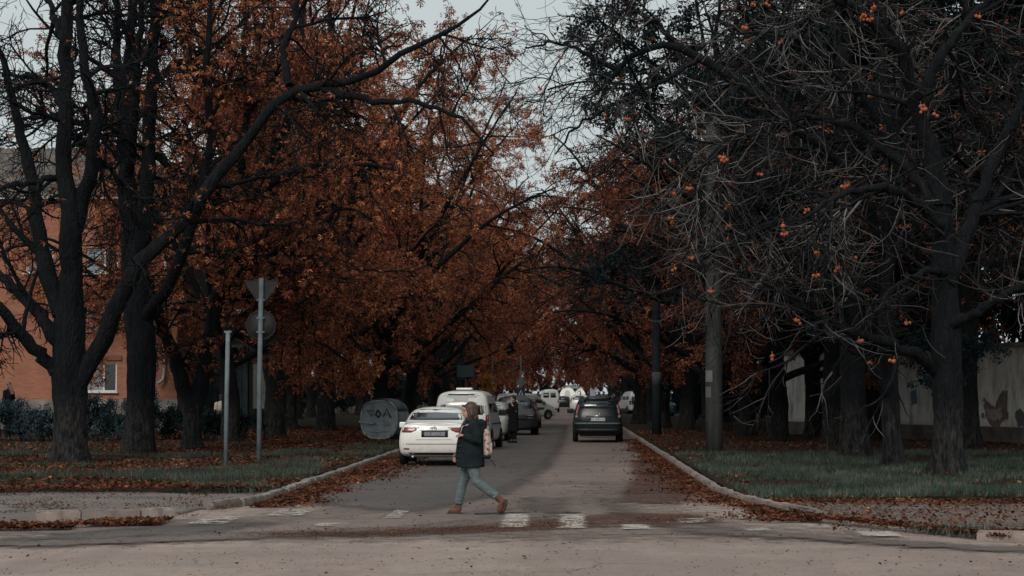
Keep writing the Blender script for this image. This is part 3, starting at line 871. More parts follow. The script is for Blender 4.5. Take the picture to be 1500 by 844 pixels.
# ---- prototypes of the avenue trees: rust chestnut, dark green tree
def proto_tree(seed, H, spread, bark, twigm, leafm, nlimb, n2, n3, nleaf, leafsize, tmpl, r0=0.34, fork=3.4, style=None, low=0.25, n4=0):
    rng = np.random.default_rng(seed)
    root = empty('chestnut_tree', (0, 0, 0))
    top = fork + 1.5
    tp = [(0, 0, 0), (rng.normal(0, .08), rng.normal(0, .08), fork * 0.5), (rng.normal(0, .15), rng.normal(0, .15), fork), (rng.normal(0, .25), rng.normal(0, .25), top)]
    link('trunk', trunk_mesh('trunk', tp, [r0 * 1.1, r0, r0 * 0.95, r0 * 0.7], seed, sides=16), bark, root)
    az = rng.uniform(0, 6.28) + np.arange(nlimb) * 2.4
    inc = np.linspace(0.15, 1.25, nlimb) + rng.normal(0, 0.08, nlimb)
    D = np.stack([np.cos(az) * np.sin(inc), np.sin(az) * np.sin(inc), np.cos(inc)], 1)
    z0 = np.linspace(top - 0.2, fork * 0.75, nlimb)
    P0 = np.stack([np.interp(z0, [p[2] for p in tp], [p[0] for p in tp]), np.interp(z0, [p[2] for p in tp], [p[1] for p in tp]), z0], 1)
    L = (H - fork) * (0.6 + 0.4 * np.cos(inc)) * rng.uniform(0.88, 1.08, nlimb) * spread
    P = grow(rng, P0, D, L, 21, 0.05, 0.045, -0.06)
    k = np.linspace(0, 1, 22)[None]
    Rr = (r0 * 0.5) * (1 - k) ** 0.9 + 0.03 * k + 0 * L[:, None]
    V, F = tubes(P, Rr, 8)
    link('limbs', np_mesh('limbs', V, F, True), bark, root)
    st = dict(l2=(2.0, 4.4), l3=(0.8, 2.2), wob=0.14, trop=(-0.12, 0.0), t0=low, r3=0.0085, a2=58)
    if style: st.update(style)
    dress(root, rng, P, Rr, bark, twigm, leafm, n2, n3, n4, nleaf, leafsize, tmpl, st)
    return root
PROTO = [proto_tree(301, 19, 1.0, M_BARK_F, M_TWIG_F, M_RUST, 9, 130, 1000, 14500, (0.10, 0.20), PALM4),
         proto_tree(302, 17, 1.0, M_BARK_F, M_TWIG_F, M_RUST, 8, 120, 950, 13500, (0.10, 0.20), PALM4),
         proto_tree(303, 20, 0.95, M_BARK_F, M_TWIG_F, M_RUST, 9, 130, 1000, 13500, (0.10, 0.20), PALM4)]
PROTO_R = [proto_tree(311, 16, 1.0, M_BARK_F, M_TWIG_F, M_RUST_R, 9, 120, 1000, 11500, (0.11, 0.21), PALM3),
           proto_tree(312, 14, 1.05, M_BARK_F, M_TWIG_F, M_RUST_R, 8, 120, 1000, 11000, (0.11, 0.21), PALM3)]
GST = dict(l2=(2.2, 4.6), l3=(0.9, 2.4))
PROTO_G = [proto_tree(321, 21, 1.0, M_BARK_F, M_TWIG, M_GREEN, 10, 150, 1200, 17000, (0.15, 0.28), PALM3, fork=6.0, style=GST, low=0.15),
           proto_tree(322, 20, 1.15, M_BARK_F, M_TWIG, M_GREEN, 9, 150, 1200, 17000, (0.15, 0.28), PALM3, fork=8.0, style=dict(GST, trop=(-0.04, 0.02)), low=0.12)]
for pr in PROTO + PROTO_R + PROTO_G: KIDS[pr.name] = list(pr.children)
PROTO_B = proto_tree(331, 19, 1.0, M_BARK_F, M_TWIG_B, M_RUST_R, 10, 150, 1500, 1300, (0.10, 0.18), PALM4, fork=4.2, n4=3300, style=dict(l2=(1.8, 4.0), l3=(0.7, 2.0), l4=(0.3, 1.0), wob=0.19, trop=(-0.10, 0.09), r3=0.0075, r4=0.0052))
KIDS[PROTO_B.name] = list(PROTO_B.children)
USED = set()
def plant(proto, x, y, rz, s, label, group, name='chestnut_tree', sz=None):
    if proto.name in USED: o = copy_tree(proto)
    else: o = proto; USED.add(proto.name)
    o.location = (x, y, 0.1); o.rotation_euler = (0, 0, rz); o.scale = (s, s, sz or s)
    tag(o, label, 'tree', group)
    return o
rt = random.Random(5)
G1, G2, G3 = 'rust-leaved chestnuts of the left row', 'chestnuts of the right row', 'dark green trees behind the right row'
# left row: the first ones can be told apart, farther on they merge
for i, (x, y, p, s, lab) in enumerate([
        (-11.5, 80, 0, 1.18, 'rust-leaved chestnut with dark trunk right behind the round road sign'),
        (-10.8, 91, 2, 1.1, 'rust-leaved chestnut with dark trunk left of the rubbish container'),
        (-9.4, 102, 1, 1.15, 'rust-leaved chestnut standing just behind the rubbish container'),
        (-8.8, 114, 0, 1.05, 'rust-leaved chestnut rising behind the white van'),
        (-8.2, 127, 2, 1.0, 'rust-leaved chestnut with yellow sapling in front of it')]):
    plant(PROTO[p], x, y, [0.4, 2.0, 4.1, 3.3, 1.2][i], s, lab, G1)
for i in range(12):
    plant(PROTO[i % 3], -9.3 + rt.uniform(-.5, .5), 140 + i * 13 + rt.uniform(-1.5, 1.5), rt.uniform(0, 6.28), rt.uniform(0.92, 1.08),
          'one of the rust-leaved chestnuts far down the left row where crowns merge', G1)
for i in range(6):
    plant(PROTO[(i + 1) % 3], -17 + rt.uniform(-1.5, 1.5), 104 + i * 14, rt.uniform(0, 6.28), rt.uniform(0.9, 1.1),
          'one of the chestnuts filling the shade behind the left row', 'chestnuts behind the left row')
for i, (x, y, p, s, lab) in enumerate([
        (-11.9, 72, 1, 0.9, 'rust-leaved chestnut whose slim stem stands just behind the V-forked one'),
        (-13.2, 96, 0, 1.2, 'rust-leaved chestnut filling the gap left of the rubbish container')]):
    plant(PROTO[p], x, y, [0.9, 2.8][i], s, lab, G1)
for i, (x, y, s, lab) in enumerate([
        (9.2, 66, 0.95, 'bare twiggy chestnut directly behind the broad right trunk'), (6.9, 80, 0.95, 'bare twiggy chestnut rising behind the stout concrete pole'),
        (5.4, 94, 0.95, 'bare twiggy chestnut between the two concrete poles'), (13.9, 52, 0.9, 'bare twiggy chestnut at the right edge behind the gnarled trunk')]):
    plant(PROTO_B, x, y, [3.1, 4.4, 5.0, 2.4][i], s, lab, 'bare chestnuts')
# right row
for i, (x, y, p, s, lab) in enumerate([
        (7.5, 73, 1, 0.85, 'chestnut with slim dark trunk to the right of the concrete pole'),
        (9.4, 79, 0, 0.9, 'chestnut with dark trunk in front of the left end of the plastered wall'),
        (6.2, 90, 1, 0.9, 'rust-leaved chestnut just right of the concrete pole, farther back'),
        (4.6, 101, 0, 1.0, 'rust-leaved chestnut between the two concrete poles'),
        (3.9, 113, 1, 1.0, 'rust-leaved chestnut with trunk right beside the dark car')]):
    plant(PROTO_R[p], x, y, [2.2, 0.3, 4.0, 5.5, 1.0][i], s, lab, G2)
for i in range(12):
    plant(PROTO_R[i % 2], 5.8 + (2.4 if i > 7 else 0) + rt.uniform(-.5, .5), 127 + i * 14 + rt.uniform(-1.5, 1.5), rt.uniform(0, 6.28), rt.uniform(0.92, 1.1),
          'one of the dull rust chestnuts far down the right row where crowns merge', G2)
for i in range(5):
    plant(PROTO_R[i % 2], 10.5 + rt.uniform(-1.5, 1.5), 96 + i * 13, rt.uniform(0, 6.28), rt.uniform(0.9, 1.1),
          'one of the chestnuts filling the shade behind the right row', 'chestnuts behind the right row')
for i, (x, y, p, s, lab) in enumerate([
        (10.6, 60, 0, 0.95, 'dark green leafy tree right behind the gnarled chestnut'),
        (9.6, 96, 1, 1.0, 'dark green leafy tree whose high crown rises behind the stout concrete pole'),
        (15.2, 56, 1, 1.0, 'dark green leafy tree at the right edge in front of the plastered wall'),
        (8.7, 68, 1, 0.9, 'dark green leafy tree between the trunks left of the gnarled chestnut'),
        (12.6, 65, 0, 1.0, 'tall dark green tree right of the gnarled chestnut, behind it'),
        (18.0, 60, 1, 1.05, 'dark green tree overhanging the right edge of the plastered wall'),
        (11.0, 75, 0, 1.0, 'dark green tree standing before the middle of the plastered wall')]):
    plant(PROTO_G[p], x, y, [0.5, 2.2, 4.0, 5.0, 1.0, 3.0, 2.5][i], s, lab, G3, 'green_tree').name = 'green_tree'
for i in range(6):
    plant(PROTO_G[i % 2], [20, 16, 24, 12, 18, 14, 22, 28, 30][i], [86, 98, 75, 108, 112, 126, 100, 84, 66][i], rt.uniform(0, 6), rt.uniform(.95, 1.15),
          'one of the dark green trees behind the plastered wall', 'dark green trees behind the wall').name = 'green_tree'
for i in range(9):
    plant((PROTO + PROTO_R)[i % 5], -40 + i * 10, 500 + rt.uniform(-10, 10), rt.uniform(0, 6), 1.1, 'one of the hazy rust trees closing the avenue behind the chapel', 'trees behind the chapel')
# ================================================================ BUILDINGS
def brick_mat():
    n = NT('red_brick')
    v = n.coord('Object')
    sp = n.n('SeparateXYZ'); cb = n.n('CombineXYZ')
    n.l(v, sp.inputs[0])
    n.l(n.math('ADD', sp.outputs['X'], sp.outputs['Y']), cb.inputs['X']); n.l(sp.outputs['Z'], cb.inputs['Y'])
    b = n.n('TexBrick', Scale=1.0)
    b.inputs['Brick Width'].default_value = 0.26; b.inputs['Row Height'].default_value = 0.077; b.inputs['Mortar Size'].default_value = 0.009
    b.inputs['Color1'].default_value = (0.30, 0.108, 0.060, 1); b.inputs['Color2'].default_value = (0.40, 0.150, 0.085, 1); b.inputs['Mortar'].default_value = (0.24, 0.17, 0.14, 1)
    n.l(cb.outputs[0], b.inputs['Vector'])
    big = n.noise(v, 0.5, 6, 0.65)
    c = n.mix(n.rng(big, 0.45, 0.75, 0, 0.5), b.outputs['Color'], (0.20, 0.095, 0.066))
    row = n.noise(n.coord('Object', (0.25, 0.25, 6)), 1.0, 3)
    c = n.mix(n.rng(row, 0.5, 0.7, 0, 0.4), c, (0.22, 0.09, 0.06))
    return n.bsdf(c, 0.9, 0.15, bump=n.math('SUBTRACT', 1.0, b.outputs['Fac']), bstr=0.4, bdist=0.01)
M_BRICK = brick_mat()
M_WFRAME = plain('white_window_paint', (0.62, 0.60, 0.57), 0.6)
M_GLASS = plain('dark_window_glass', (0.018, 0.026, 0.032), 0.06, 0.8, vary=0.3)
M_CURT = plain('net_curtain', (0.22, 0.26, 0.28), 0.9, 0.1, vary=0.4, scale=9)
M_SLATE = plain('grey_corrugated_roofing', (0.125, 0.112, 0.102), 0.9, 0.15, vary=0.4, scale=1.5)
M_ZINC = plain('zinc_downpipe', (0.30, 0.32, 0.33), 0.55, 0.4, 0.3, vary=0.25)
M_PLINTH = plain('stained_concrete', (0.20, 0.18, 0.165), 0.9, 0.15, vary=0.4, scale=1.7)
M_TEAL = plain('teal_painted_boards', (0.055, 0.085, 0.092), 0.7, 0.25, vary=0.4, scale=2)
M_DOORP = plain('pale_grey_panel', (0.24, 0.25, 0.25), 0.7, 0.25, vary=0.2)
def quadwall(mb, x0, x1, z0, z1, y, holes, th=0.35):
    """wall in the XZ plane with rectangular openings (real reveals)"""
    xs = sorted({x0, x1, *[h[0] for h in holes], *[h[1] for h in holes]})
    zs = sorted({z0, z1, *[h[2] for h in holes], *[h[3] for h in holes]})
    for a, b in zip(xs, xs[1:]):
        for c, d in zip(zs, zs[1:]):
            if any(h[0] <= (a + b) / 2 <= h[1] and h[2] <= (c + d) / 2 <= h[3] for h in holes): continue
            mb.add([(a, y, c), (b, y, c), (b, y, d), (a, y, d)], [(0, 1, 2, 3)])
    for h in holes:
        a, b, c, d = h
        mb.add([(a, y, c), (b, y, c), (b, y, d), (a, y, d), (a, y + th, c), (b, y + th, c), (b, y + th, d), (a, y + th, d)],
               [(0, 4, 5, 1), (1, 5, 6, 2), (2, 6, 7, 3), (3, 7, 4, 0)])
def window(parent, x0, x1, z0, z1, y, curtain=True):
    """frame set into the opening, two panes, sill and lintel"""
    fr = MB(); w = 0.07
    fr.box(((x0 + x1) / 2, y + .14, z0 + w / 2), (x1 - x0 - .01, .07, w)); fr.box(((x0 + x1) / 2, y + .14, z1 - w / 2), (x1 - x0 - .01, .07, w))
    xm = x0 + (x1 - x0) * 0.58
    for xx in (x0 + w / 2 + .005, xm, x1 - w / 2 - .005): fr.box((xx, y + .14, (z0 + z1) / 2), (w, .068, z1 - z0 - 2 * w))
    f = fr.build('window', M_WFRAME, parent)
    for a, b in ((x0 + w, xm - w / 2), (xm + w / 2, x1 - w)):
        MB().box(((a + b) / 2, y + .15, (z0 + z1) / 2), (b - a, .012, z1 - z0 - 2 * w)).build('pane', M_CURT if curtain and a < xm - .3 else M_GLASS, f)
    MB().box(((x0 + x1) / 2, y - .05, z0 - .03), (x1 - x0 + .16, .22, .05)).build('sill', M_WFRAME, f)
    return f
BY = 92.0
bld = empty('brick_building', (-17.6, BY, 0.3))
tag(bld, 'three-storey red brick apartment building with grey roof behind the left trees', 'building')
ox = -17.6
def bxx(px): return (px - VX) / FP * BY - ox
def bzz(py): return EYE + (HZ - py) / FP * BY - 0.3
holes = []
for (a, b) in ((121, 168), (-60, -12), (30, 72), (-160, -110)):
    for (t, u) in ((531, 574), (447, 484), (362, 399)):
        if a == 30 and t == 531: continue
        if a == 30 and t == 447: continue
        holes.append((bxx(a), bxx(b), bzz(u), bzz(t)))
mb = MB(); quadwall(mb, bxx(-240), bxx(257), bzz(585), bzz(292), 0, holes)
mb.add([(bxx(257), 0, bzz(585)), (bxx(257), 12, bzz(585)), (bxx(257), 12, bzz(292)), (bxx(257), 0, bzz(292))], [(0, 1, 2, 3)])
mb.build('wall', M_BRICK, bld)
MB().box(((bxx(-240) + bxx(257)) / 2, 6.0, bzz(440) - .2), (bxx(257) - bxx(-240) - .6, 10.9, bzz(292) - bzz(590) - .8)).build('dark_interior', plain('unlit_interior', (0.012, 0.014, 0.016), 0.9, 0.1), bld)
pl = MB(); pl.box(((bxx(-240) + bxx(257)) / 2, 5.93, bzz(585) / 2 - .25), (bxx(257) - bxx(-240) + .08, 12.0, bzz(585) + .5)); pl.build('plinth', M_PLINTH, bld)
for h in holes: window(bld, h[0], h[1], h[2], h[3], 0)
lin = MB(); lin.box((bxx(148), -.03, bzz(524)), (bxx(175) - bxx(120), .1, .22)); lin.build('lintel', plain('brick_lintel', (0.20, 0.085, 0.06), 0.9, 0.1), bld)
ev = MB(); ev.box(((bxx(-245) + bxx(262)) / 2, -.12, bzz(287)), (bxx(262) - bxx(-245), .5, .16)); ev.build('eave', M_WFRAME, bld)
# hipped corrugated roof: real waves
xs = np.arange(bxx(-245), bxx(264), 0.11); rows = 8; V = []
for j in range(rows):
    t = j / (rows - 1)
    for i, x in enumerate(xs):
        xx = min(x, xs[-1] - t * 3.4)
        V.append((xx, -.45 + t * 6.4, bzz(285) + t * 2.9 + 0.03 * math.cos(i * math.pi) + (0.02 * (j % 2))))
nu = len(xs)
F = [(j * nu + i, j * nu + i + 1, (j + 1) * nu + i + 1, (j + 1) * nu + i) for j in range(rows - 1) for i in range(nu - 1)]
link('roof', np_mesh('roof', np.array(V), np.array(F)), M_SLATE, bld)
x1r = xs[-1]; zt = bzz(285)
link('roof_hip', np_mesh('roof_hip', np.array([(x1r, -.45, zt), (x1r, 12.4, zt), (x1r - 3.4, 5.95, zt + 2.9)]), np.array([(0, 1, 2)])), M_SLATE, bld)
link('roof_back', np_mesh('roof_back', np.array([(x1r, 12.4, zt), (xs[0], 12.4, zt), (xs[0], 5.95, zt + 2.9), (x1r - 3.4, 5.95, zt + 2.9)]), np.array([(0, 1, 2, 3)])), M_SLATE, bld)
dp = MB(); dp.tube([(bxx(239), -.12, bzz(300)), (bxx(239), -.12, bzz(545)), (bxx(238), -.2, bzz(556)), (bxx(231), -.35, bzz(562))], 0.075, 10)
for py in (520, 440, 360): dp.box((bxx(239), -.06, bzz(py)), (.22, .14, .05))
dp.build('downpipe', M_ZINC, bld)

# lower wing with the entrance, set back to the right
WY = 98.0
wing = empty('entrance_porch', (-14.6, WY, 0.3))
tag(wing, 'teal boarded porch with pale door beside the brick building', 'porch')
def wx(px): return (px - VX) / FP * WY + 14.6
def wz(py): return EYE + (HZ - py) / FP * WY - 0.3
for i in range(11):
    x = wx(266) + (wx(362) - wx(266)) * (i + .5) / 11
    MB().box((x, 0.0, wz(555) - .1), ((wx(362) - wx(266)) / 11 - .02, .06, 3.5)).build('board', M_TEAL, wing)
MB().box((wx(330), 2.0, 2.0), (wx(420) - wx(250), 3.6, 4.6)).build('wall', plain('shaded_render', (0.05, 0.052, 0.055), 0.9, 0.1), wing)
MB().box((wx(305), -.55, wz(508)), (wx(362) - wx(255), 1.4, .12)).build('canopy', M_TEAL, wing)
d = MB().box((wx(385), -.04, wz(566)), (wx(400) - wx(370), .08, wz(535) - wz(600))).build('door', M_DOORP, wing)
for py in (545, 560, 575): MB().box((wx(385), -.095, wz(py)), (.7, .025, .05)).build('door_bar', M_PLINTH, d)
MB().box((wx(305), -.1, wz(511)), (.55, .05, .75)).build('notice_board', plain('pale_sign_board', (0.34, 0.36, 0.36), 0.7), wing)
MB().tube([(wx(302), -.1, wz(540)), (wx(299), -.1, wz(577))], 0.07, 8).build('downpipe', M_WFRAME, wing)

# plastered wall on the right with fallen plaster
def plaster_mat():
    n = NT('peeling_plaster')
    v = n.coord()
    a = n.noise(v, 0.6, 6, 0.65); b = n.noise(n.coord('Object', (1, 1, 0.25)), 2.2, 6, 0.7); g = n.noise(v, 28, 4)
    c = n.ramp(a, [(0.3, (0.60, 0.57, 0.52)), (0.6, (0.74, 0.71, 0.66)), (0.8, (0.60, 0.53, 0.47))])
    c = n.mix(n.rng(b, 0.46, 0.66, 0, 0.8), c, (0.20, 0.17, 0.15))
    sp = n.n('SeparateXYZ'); n.l(v, sp.inputs[0])
    damp = n.rng(n.math('ADD', sp.outputs['Z'], n.math('MULTIPLY', b, 0.9)), 1.15, 0.75)
    c = n.mix(n.math('MULTIPLY', damp, 0.8), c, (0.115, 0.075, 0.06))
    return n.bsdf(c, 0.9, 0.15, bump=g, bstr=0.4, bdist=0.01)
M_PLAST = plaster_mat()
A = Vector((8.6, 86.0, 0)); B = Vector((19.5, 61.0, 0))
ang = math.atan2(B.y - A.y, B.x - A.x); WL = (B - A).length
pw = empty('plastered_wall', (A.x, A.y, 0.1), ang)
tag(pw, 'long cream plastered wall with fallen plaster patches behind the right trees', 'wall')
MB().box((WL / 2, .2, 1.65), (WL, .4, 3.3)).build('wall', M_PLAST, pw)
MB().box((WL / 2, .2, .28), (WL + .1, .52, .56)).build('plinth', plain('dirty_plinth', (0.12, 0.10, 0.09), 0.95, 0.1, vary=0.5, scale=1.3), pw)
MB().box((WL / 2, .2, 3.38), (WL + .2, .62, .14)).build('coping', M_PLINTH, pw)
M_BRICKD = plain('bare_old_brick', (0.19, 0.135, 0.12), 0.95, 0.1, vary=0.4, scale=5)
M_BRICKW = plain('bare_lime_brick', (0.30, 0.28, 0.26), 0.95, 0.1, vary=0.3, scale=5)
def wall_s(px):   # place along the wall met by the sight line through px
    k = (px - VX) / FP
    return (A.x - k * A.y) / (k * (B.y - A.y) / WL - (B.x - A.x) / WL)
def on_wall(px, py):
    s = wall_s(px); Y = A.y + (B.y - A.y) / WL * s
    return s, EYE + (HZ - py) / FP * Y - 0.1
def bare(poly, mat, off=0.006):
    """ragged bare patch: rough brick face with a lip of broken plaster"""
    rr = random.Random(len(poly)); pts = []
    P2 = [on_wall(*p) for p in poly]
    for (a, b) in zip(P2, P2[1:] + P2[:1]):
        for i in range(7):
            t = i / 7
            pts.append((a[0] + (b[0] - a[0]) * t + rr.uniform(-.055, .055), a[1] + (b[1] - a[1]) * t + rr.uniform(-.055, .055)))
    return MB().prism(pts, -off, 0.02).build('bare_brick_patch', mat, pw)
bare([(1436, 582), (1452, 596), (1462, 574), (1470, 571), (1472, 612), (1464, 617), (1456, 629), (1444, 620), (1438, 610)], M_BRICKD, 0.006)
bare([(1440, 600), (1452, 600), (1462, 596), (1462, 612), (1454, 616), (1442, 612)], M_BRICKW, 0.010)
bare([(1482, 604), (1488, 598), (1495, 604), (1496, 624), (1484, 625)], plain('grey_scrape', (0.10, 0.10, 0.105), 0.9), 0.006)
bare([(1500, 608), (1520, 600), (1530, 622), (1502, 624)], M_BRICKD, 0.006)
bare([(1280, 560), (1288, 556), (1290, 590), (1283, 600)], M_BRICKD, 0.006)
bare([(1330, 574), (1338, 570), (1340, 590), (1332, 594)], plain('blue_scrawl', (0.10, 0.16, 0.20), 0.9), 0.006)
bare([(1432, 606), (1436, 606), (1437, 613), (1433, 613)], plain('blue_scrawl', (0.10, 0.16, 0.20), 0.9), 0.006)

# small white chapel closing the avenue
M_CHW = plain('chapel_whitewash', (0.78, 0.75, 0.70), 0.8, 0.2, vary=0.05)
M_CHG = plain('chapel_roof_tin', (0.16, 0.20, 0.20), 0.6, 0.3)
M_GOLD = plain('pale_gilt', (0.55, 0.45, 0.30), 0.4, 0.5, 0.4)
CY = 452.0
ch = empty('chapel', ((838 - VX) / FP * CY, CY, 0.0))
tag(ch, 'small white chapel with two arched gables and onion domes at the end of the avenue', 'chapel')
k = CY / FP
def gable(x0, x1, hb, ht, y, depth, pointed=False):
    pts = [(x0, 0), (x1, 0), (x1, hb)]
    for i in range(1, 10):
        t = i / 10; a = math.pi * t
        xx = (x0 + x1) / 2 + (x1 - x0) / 2 * math.cos(a)
        zz = hb + (ht - hb) * (math.sin(a) if not pointed else (1 - abs(1 - 2 * t)) ** 0.8)
        pts.append((xx, zz))
    pts.append((x0, hb))
    return MB().prism(pts, y, y + depth)
gable(-18 * k, 4.5 * k, 9 * k, 20.5 * k, 0, 5).build('nave', M_CHW, ch)
gable(4.5 * k, 19 * k, 9 * k, 21 * k, -.4, 5, True).build('gate_gable', M_CHW, ch)
gable(-12 * k, -2 * k, 4 * k, 17 * k, -.08, .2).build('icon_niche', plain('niche_grey', (0.45, 0.47, 0.46), 0.8), ch)
gable(-8.5 * k, -5 * k, 6 * k, 13 * k, -.14, .2).build('icon', M_GOLD, ch)
gable(10.5 * k, 13.5 * k, 3.5 * k, 16 * k, -.5, .2, True).build('window', M_GLASS, ch)
for (x, z0, s) in ((-8, 20, 1), (8, 21, 1), (4, 25, 1.2)):
    dm = MB(); dm.lathe([(1.6 * k * s, 0), (1.6 * k * s, 3 * k * s), (2.6 * k * s, 5 * k * s), (2.3 * k * s, 7 * k * s), (.9 * k * s, 8.6 * k * s), (.2 * k, 10.5 * k * s), (.15 * k, 14 * k * s), (0, 14 * k * s)], 'Z', (x * k, 2.4, (z0 - 3) * k), 12)
    dd = dm.build('dome', M_CHW, ch)
    cr = MB(); cr.box((x * k, 2.4, (z0 + 11.4 * s) * k), (.5, .06, .07)); cr.build('cross', M_GOLD, dd)
rf = MB(); rf.prism([(-17 * k, 19 * k), (18 * k, 19 * k), (10 * k, 24 * k), (-9 * k, 24 * k)], 1.0, 5.2); rf.build('roof', M_CHG, ch)
gp = empty('gate_pillar', ((868 - VX) / FP * 430, 430, 0)); tag(gp, 'grey stone pillar with twin tops at the end of the avenue, above the dark car', 'pillar')
M_GP = plain('grey_stone', (0.22, 0.21, 0.24), 0.9)
MB().box((0, 0, 1.3), (1.2, .9, 2.6)).build('shaft', M_GP, gp); MB().box((-.4, 0, 3.2), (.36, .6, 1.2), taper=.6).build('top', M_GP, gp); MB().box((.4, 0, 3.2), (.36, .6, 1.2), taper=.6).build('top', M_GP, gp)

# ================================================================ STREET FURNITURE
M_POST = plain('galvanised_post', (0.14, 0.165, 0.18), 0.7, 0.3, 0.1, vary=0.25, scale=4)
M_SIGNB = plain('sign_back_grey', (0.034, 0.031, 0.032), 0.6, 0.35, 0.1, vary=0.3, scale=3)
M_RIM = plain('sign_rim', (0.022, 0.020, 0.021), 0.6)
def pole_mat():
    n = NT('pole_concrete')
    a = n.noise(n.coord('Object', (3, 3, 0.35)), 2.0, 6, 0.7); b = n.noise(n.coord(), 24, 5, 0.7); d = n.noise(n.coord(), 1.1, 4, 0.6)
    c = n.ramp(a, [(0.3, (0.028, 0.031, 0.031)), (0.55, (0.062, 0.063, 0.060)), (0.75, (0.095, 0.092, 0.086))])
    c = n.mix(n.rng(d, 0.5, 0.7, 0, 0.6), c, (0.030, 0.036, 0.032))
    c = n.mix(n.rng(b, 0.52, 0.72, 0, 0.5), c, (0.02, 0.02, 0.02))
    return n.bsdf(c, 0.95, 0.12, bump=b, bstr=0.5, bdist=0.02)
M_CONC = pole_mat()
x, y = on_ground(330, 690)
p = empty('bare_post', (x, y, 0.1)); tag(p, 'bare grey steel post left of the sign pole, nothing mounted on it', 'post')
MB().tube([(0, 0, -.3), (0.01, 0, 1.6), (0.03, 0, 3.15)], 0.052, 12).build('tube', M_POST, p)
MB().box((0.03, 0, 3.16), (.17, .06, .05)).build('bracket', M_POST, p)
x, y = on_ground(379, 683)
p = empty('sign_pole', (x, y, 0.1)); tag(p, 'tall steel pole carrying a triangular and a round sign seen from behind', 'road sign')
MB().tube([(0, 0, -.3), (0, 0, 2.2), (0.03, 0, 4.6)], 0.06, 12).build('tube', M_POST, p)
tr = MB(); zc = 4.25
def rtri(s): return [(0.03 - s * .42, zc + .25 * s), (0.03 - s * .37, zc + .29 * s), (0.03 + s * .37, zc + .29 * s), (0.03 + s * .42, zc + .25 * s), (0.03 + s * .04, zc - .36 * s), (0.03 - s * .04, zc - .36 * s)]
t1 = tr.prism(rtri(1.0), .075, .095).build('triangular_sign', M_SIGNB, p)
rim = MB(); a, b = rtri(1.0), rtri(.93)
for i in range(6): rim.tube([(a[i][0], .08, a[i][1]), (a[(i + 1) % 6][0], .08, a[(i + 1) % 6][1])], .016, 6)
rim.build('rim', M_RIM, t1)
cs = MB(); zc2 = 3.42
cs.lathe([(0, 0.0), (.36, 0.0), (.36, .02), (0, .02)], 'Z', (0, 0, 0), 32)
c1 = cs.build('round_sign', M_SIGNB, p); c1.rotation_euler = (R(-90), 0, 0); c1.location = (0.02, .075, zc2)
rm = MB(); rm.tube([(.36 * math.cos(i * math.pi / 16), .36 * math.sin(i * math.pi / 16), -.004) for i in range(33)], .016, 6, cap=False); rm.build('rim', M_RIM, c1)
for z in (4.05, 3.25, 3.6): MB().box((0.02, .02, z), (.20, .13, .045)).build('clamp', M_POST, p)

def concrete_pole(px, py, w0, label, H=9.5, mat=None):
    x, y = on_ground(px, py)
    p = empty('concrete_pole', (x, y, 0.1)); tag(p, label, 'utility pole')
    r = w0 / 2 / FP * y
    me = MB().tube([(0, 0, -.3), (0, 0, 2), (0, 0, 5), (0, 0, H)], [r * 1.03, r, r * .9, r * .78], 16).build('shaft', mat or M_CONC, p)
    MB().tube([(0, -r * .5, H - .1), (0.3, -.9, H + .35), (0.1, -2.2, H + .6)], .045, 8).build('lamp_arm', M_POST, p)
    MB().bbox((0.08, -2.5, H + .6), (.28, .7, .14), .04).build('lamp_head', M_POST, p)
    return p, r
p, r = concrete_pole(1045, 670, 25, 'stout concrete lamp pole standing in grass by the right kerb')
for (z, zz, w, m) in ((2.2, .32, .6, (0.16, 0.155, 0.145)), (1.75, .3, .5, (0.11, 0.105, 0.10))):   # paper notices pasted round the shaft
    mb = MB(); n_ = 8
    vs = [( (r + .004) * math.cos(a), (r + .004) * math.sin(a), zq) for zq in (z - zz / 2, z + zz / 2) for a in [R(190 + 55 * w * 2 * i / n_) for i in range(n_ + 1)]]
    mb.add(vs, [(i, i + 1, i + n_ + 2, i + n_ + 1) for i in range(n_)], True)
    mb.build('pasted_notice', plain('old_paper_%d' % int(z * 10), m, 0.9), p)
p, r = concrete_pole(961, 640, 13, 'darker concrete pole farther back along the right kerb', 8.5, plain('shaded_concrete', (0.016, 0.021, 0.026), 0.95, 0.1, vary=.4))  # shade on the farther pole is put into its dark concrete colour
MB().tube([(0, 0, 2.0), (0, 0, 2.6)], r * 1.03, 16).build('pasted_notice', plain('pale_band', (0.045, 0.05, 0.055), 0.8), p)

# far crossing sign and the thin pole with the sapling
x, y = (763 - VX) / FP * 112, 112.0
p = empty('crossing_sign', (x, y, 0.0)); tag(p, 'thin pole with diamond sign above a small pedestrian crossing sign', 'road sign')
MB().tube([(0, 0, 0), (0, 0, 3.85)], .035, 8).build('tube', M_POST, p)
MB().prism([(-.29, 2.42), (0, 2.13), (.29, 2.42), (0, 2.71)], -.06, -.04).build('diamond_sign', plain('diamond_back', (0.16, 0.19, 0.20), 0.6), p)
sq = MB().box((0, -.05, 1.86), (.46, .02, .46)).build('square_sign', plain('sign_blue', (0.03, 0.055, 0.085), 0.5), p)
MB().prism([(-.17, 1.69), (.17, 1.69), (0, 2.02)], -.066, -.06).build('white_triangle', M_WFRAME, sq)
MB().tube([(0, -.07, 1.73), (0.01, -.07, 1.86)], .035, 6).build('walking_figure', M_RIM, sq)
x, y = (682 - VX) / FP * 96, 96.0
p = empty('dark_board', (x, y, 0.1)); tag(p, 'dark teal rectangular board on a post in the shade above the white van', 'board')
MB().box((0, 0, 2.75), (.8, .04, .55)).build('panel', plain('teal_board', (0.02, 0.035, 0.042), 0.7), p)
MB().tube([(0, .05, 0), (0, .05, 3.0)], .03, 6).build('post', M_RIM, p)
x, y = (720 - VX) / FP * 105, 105.0
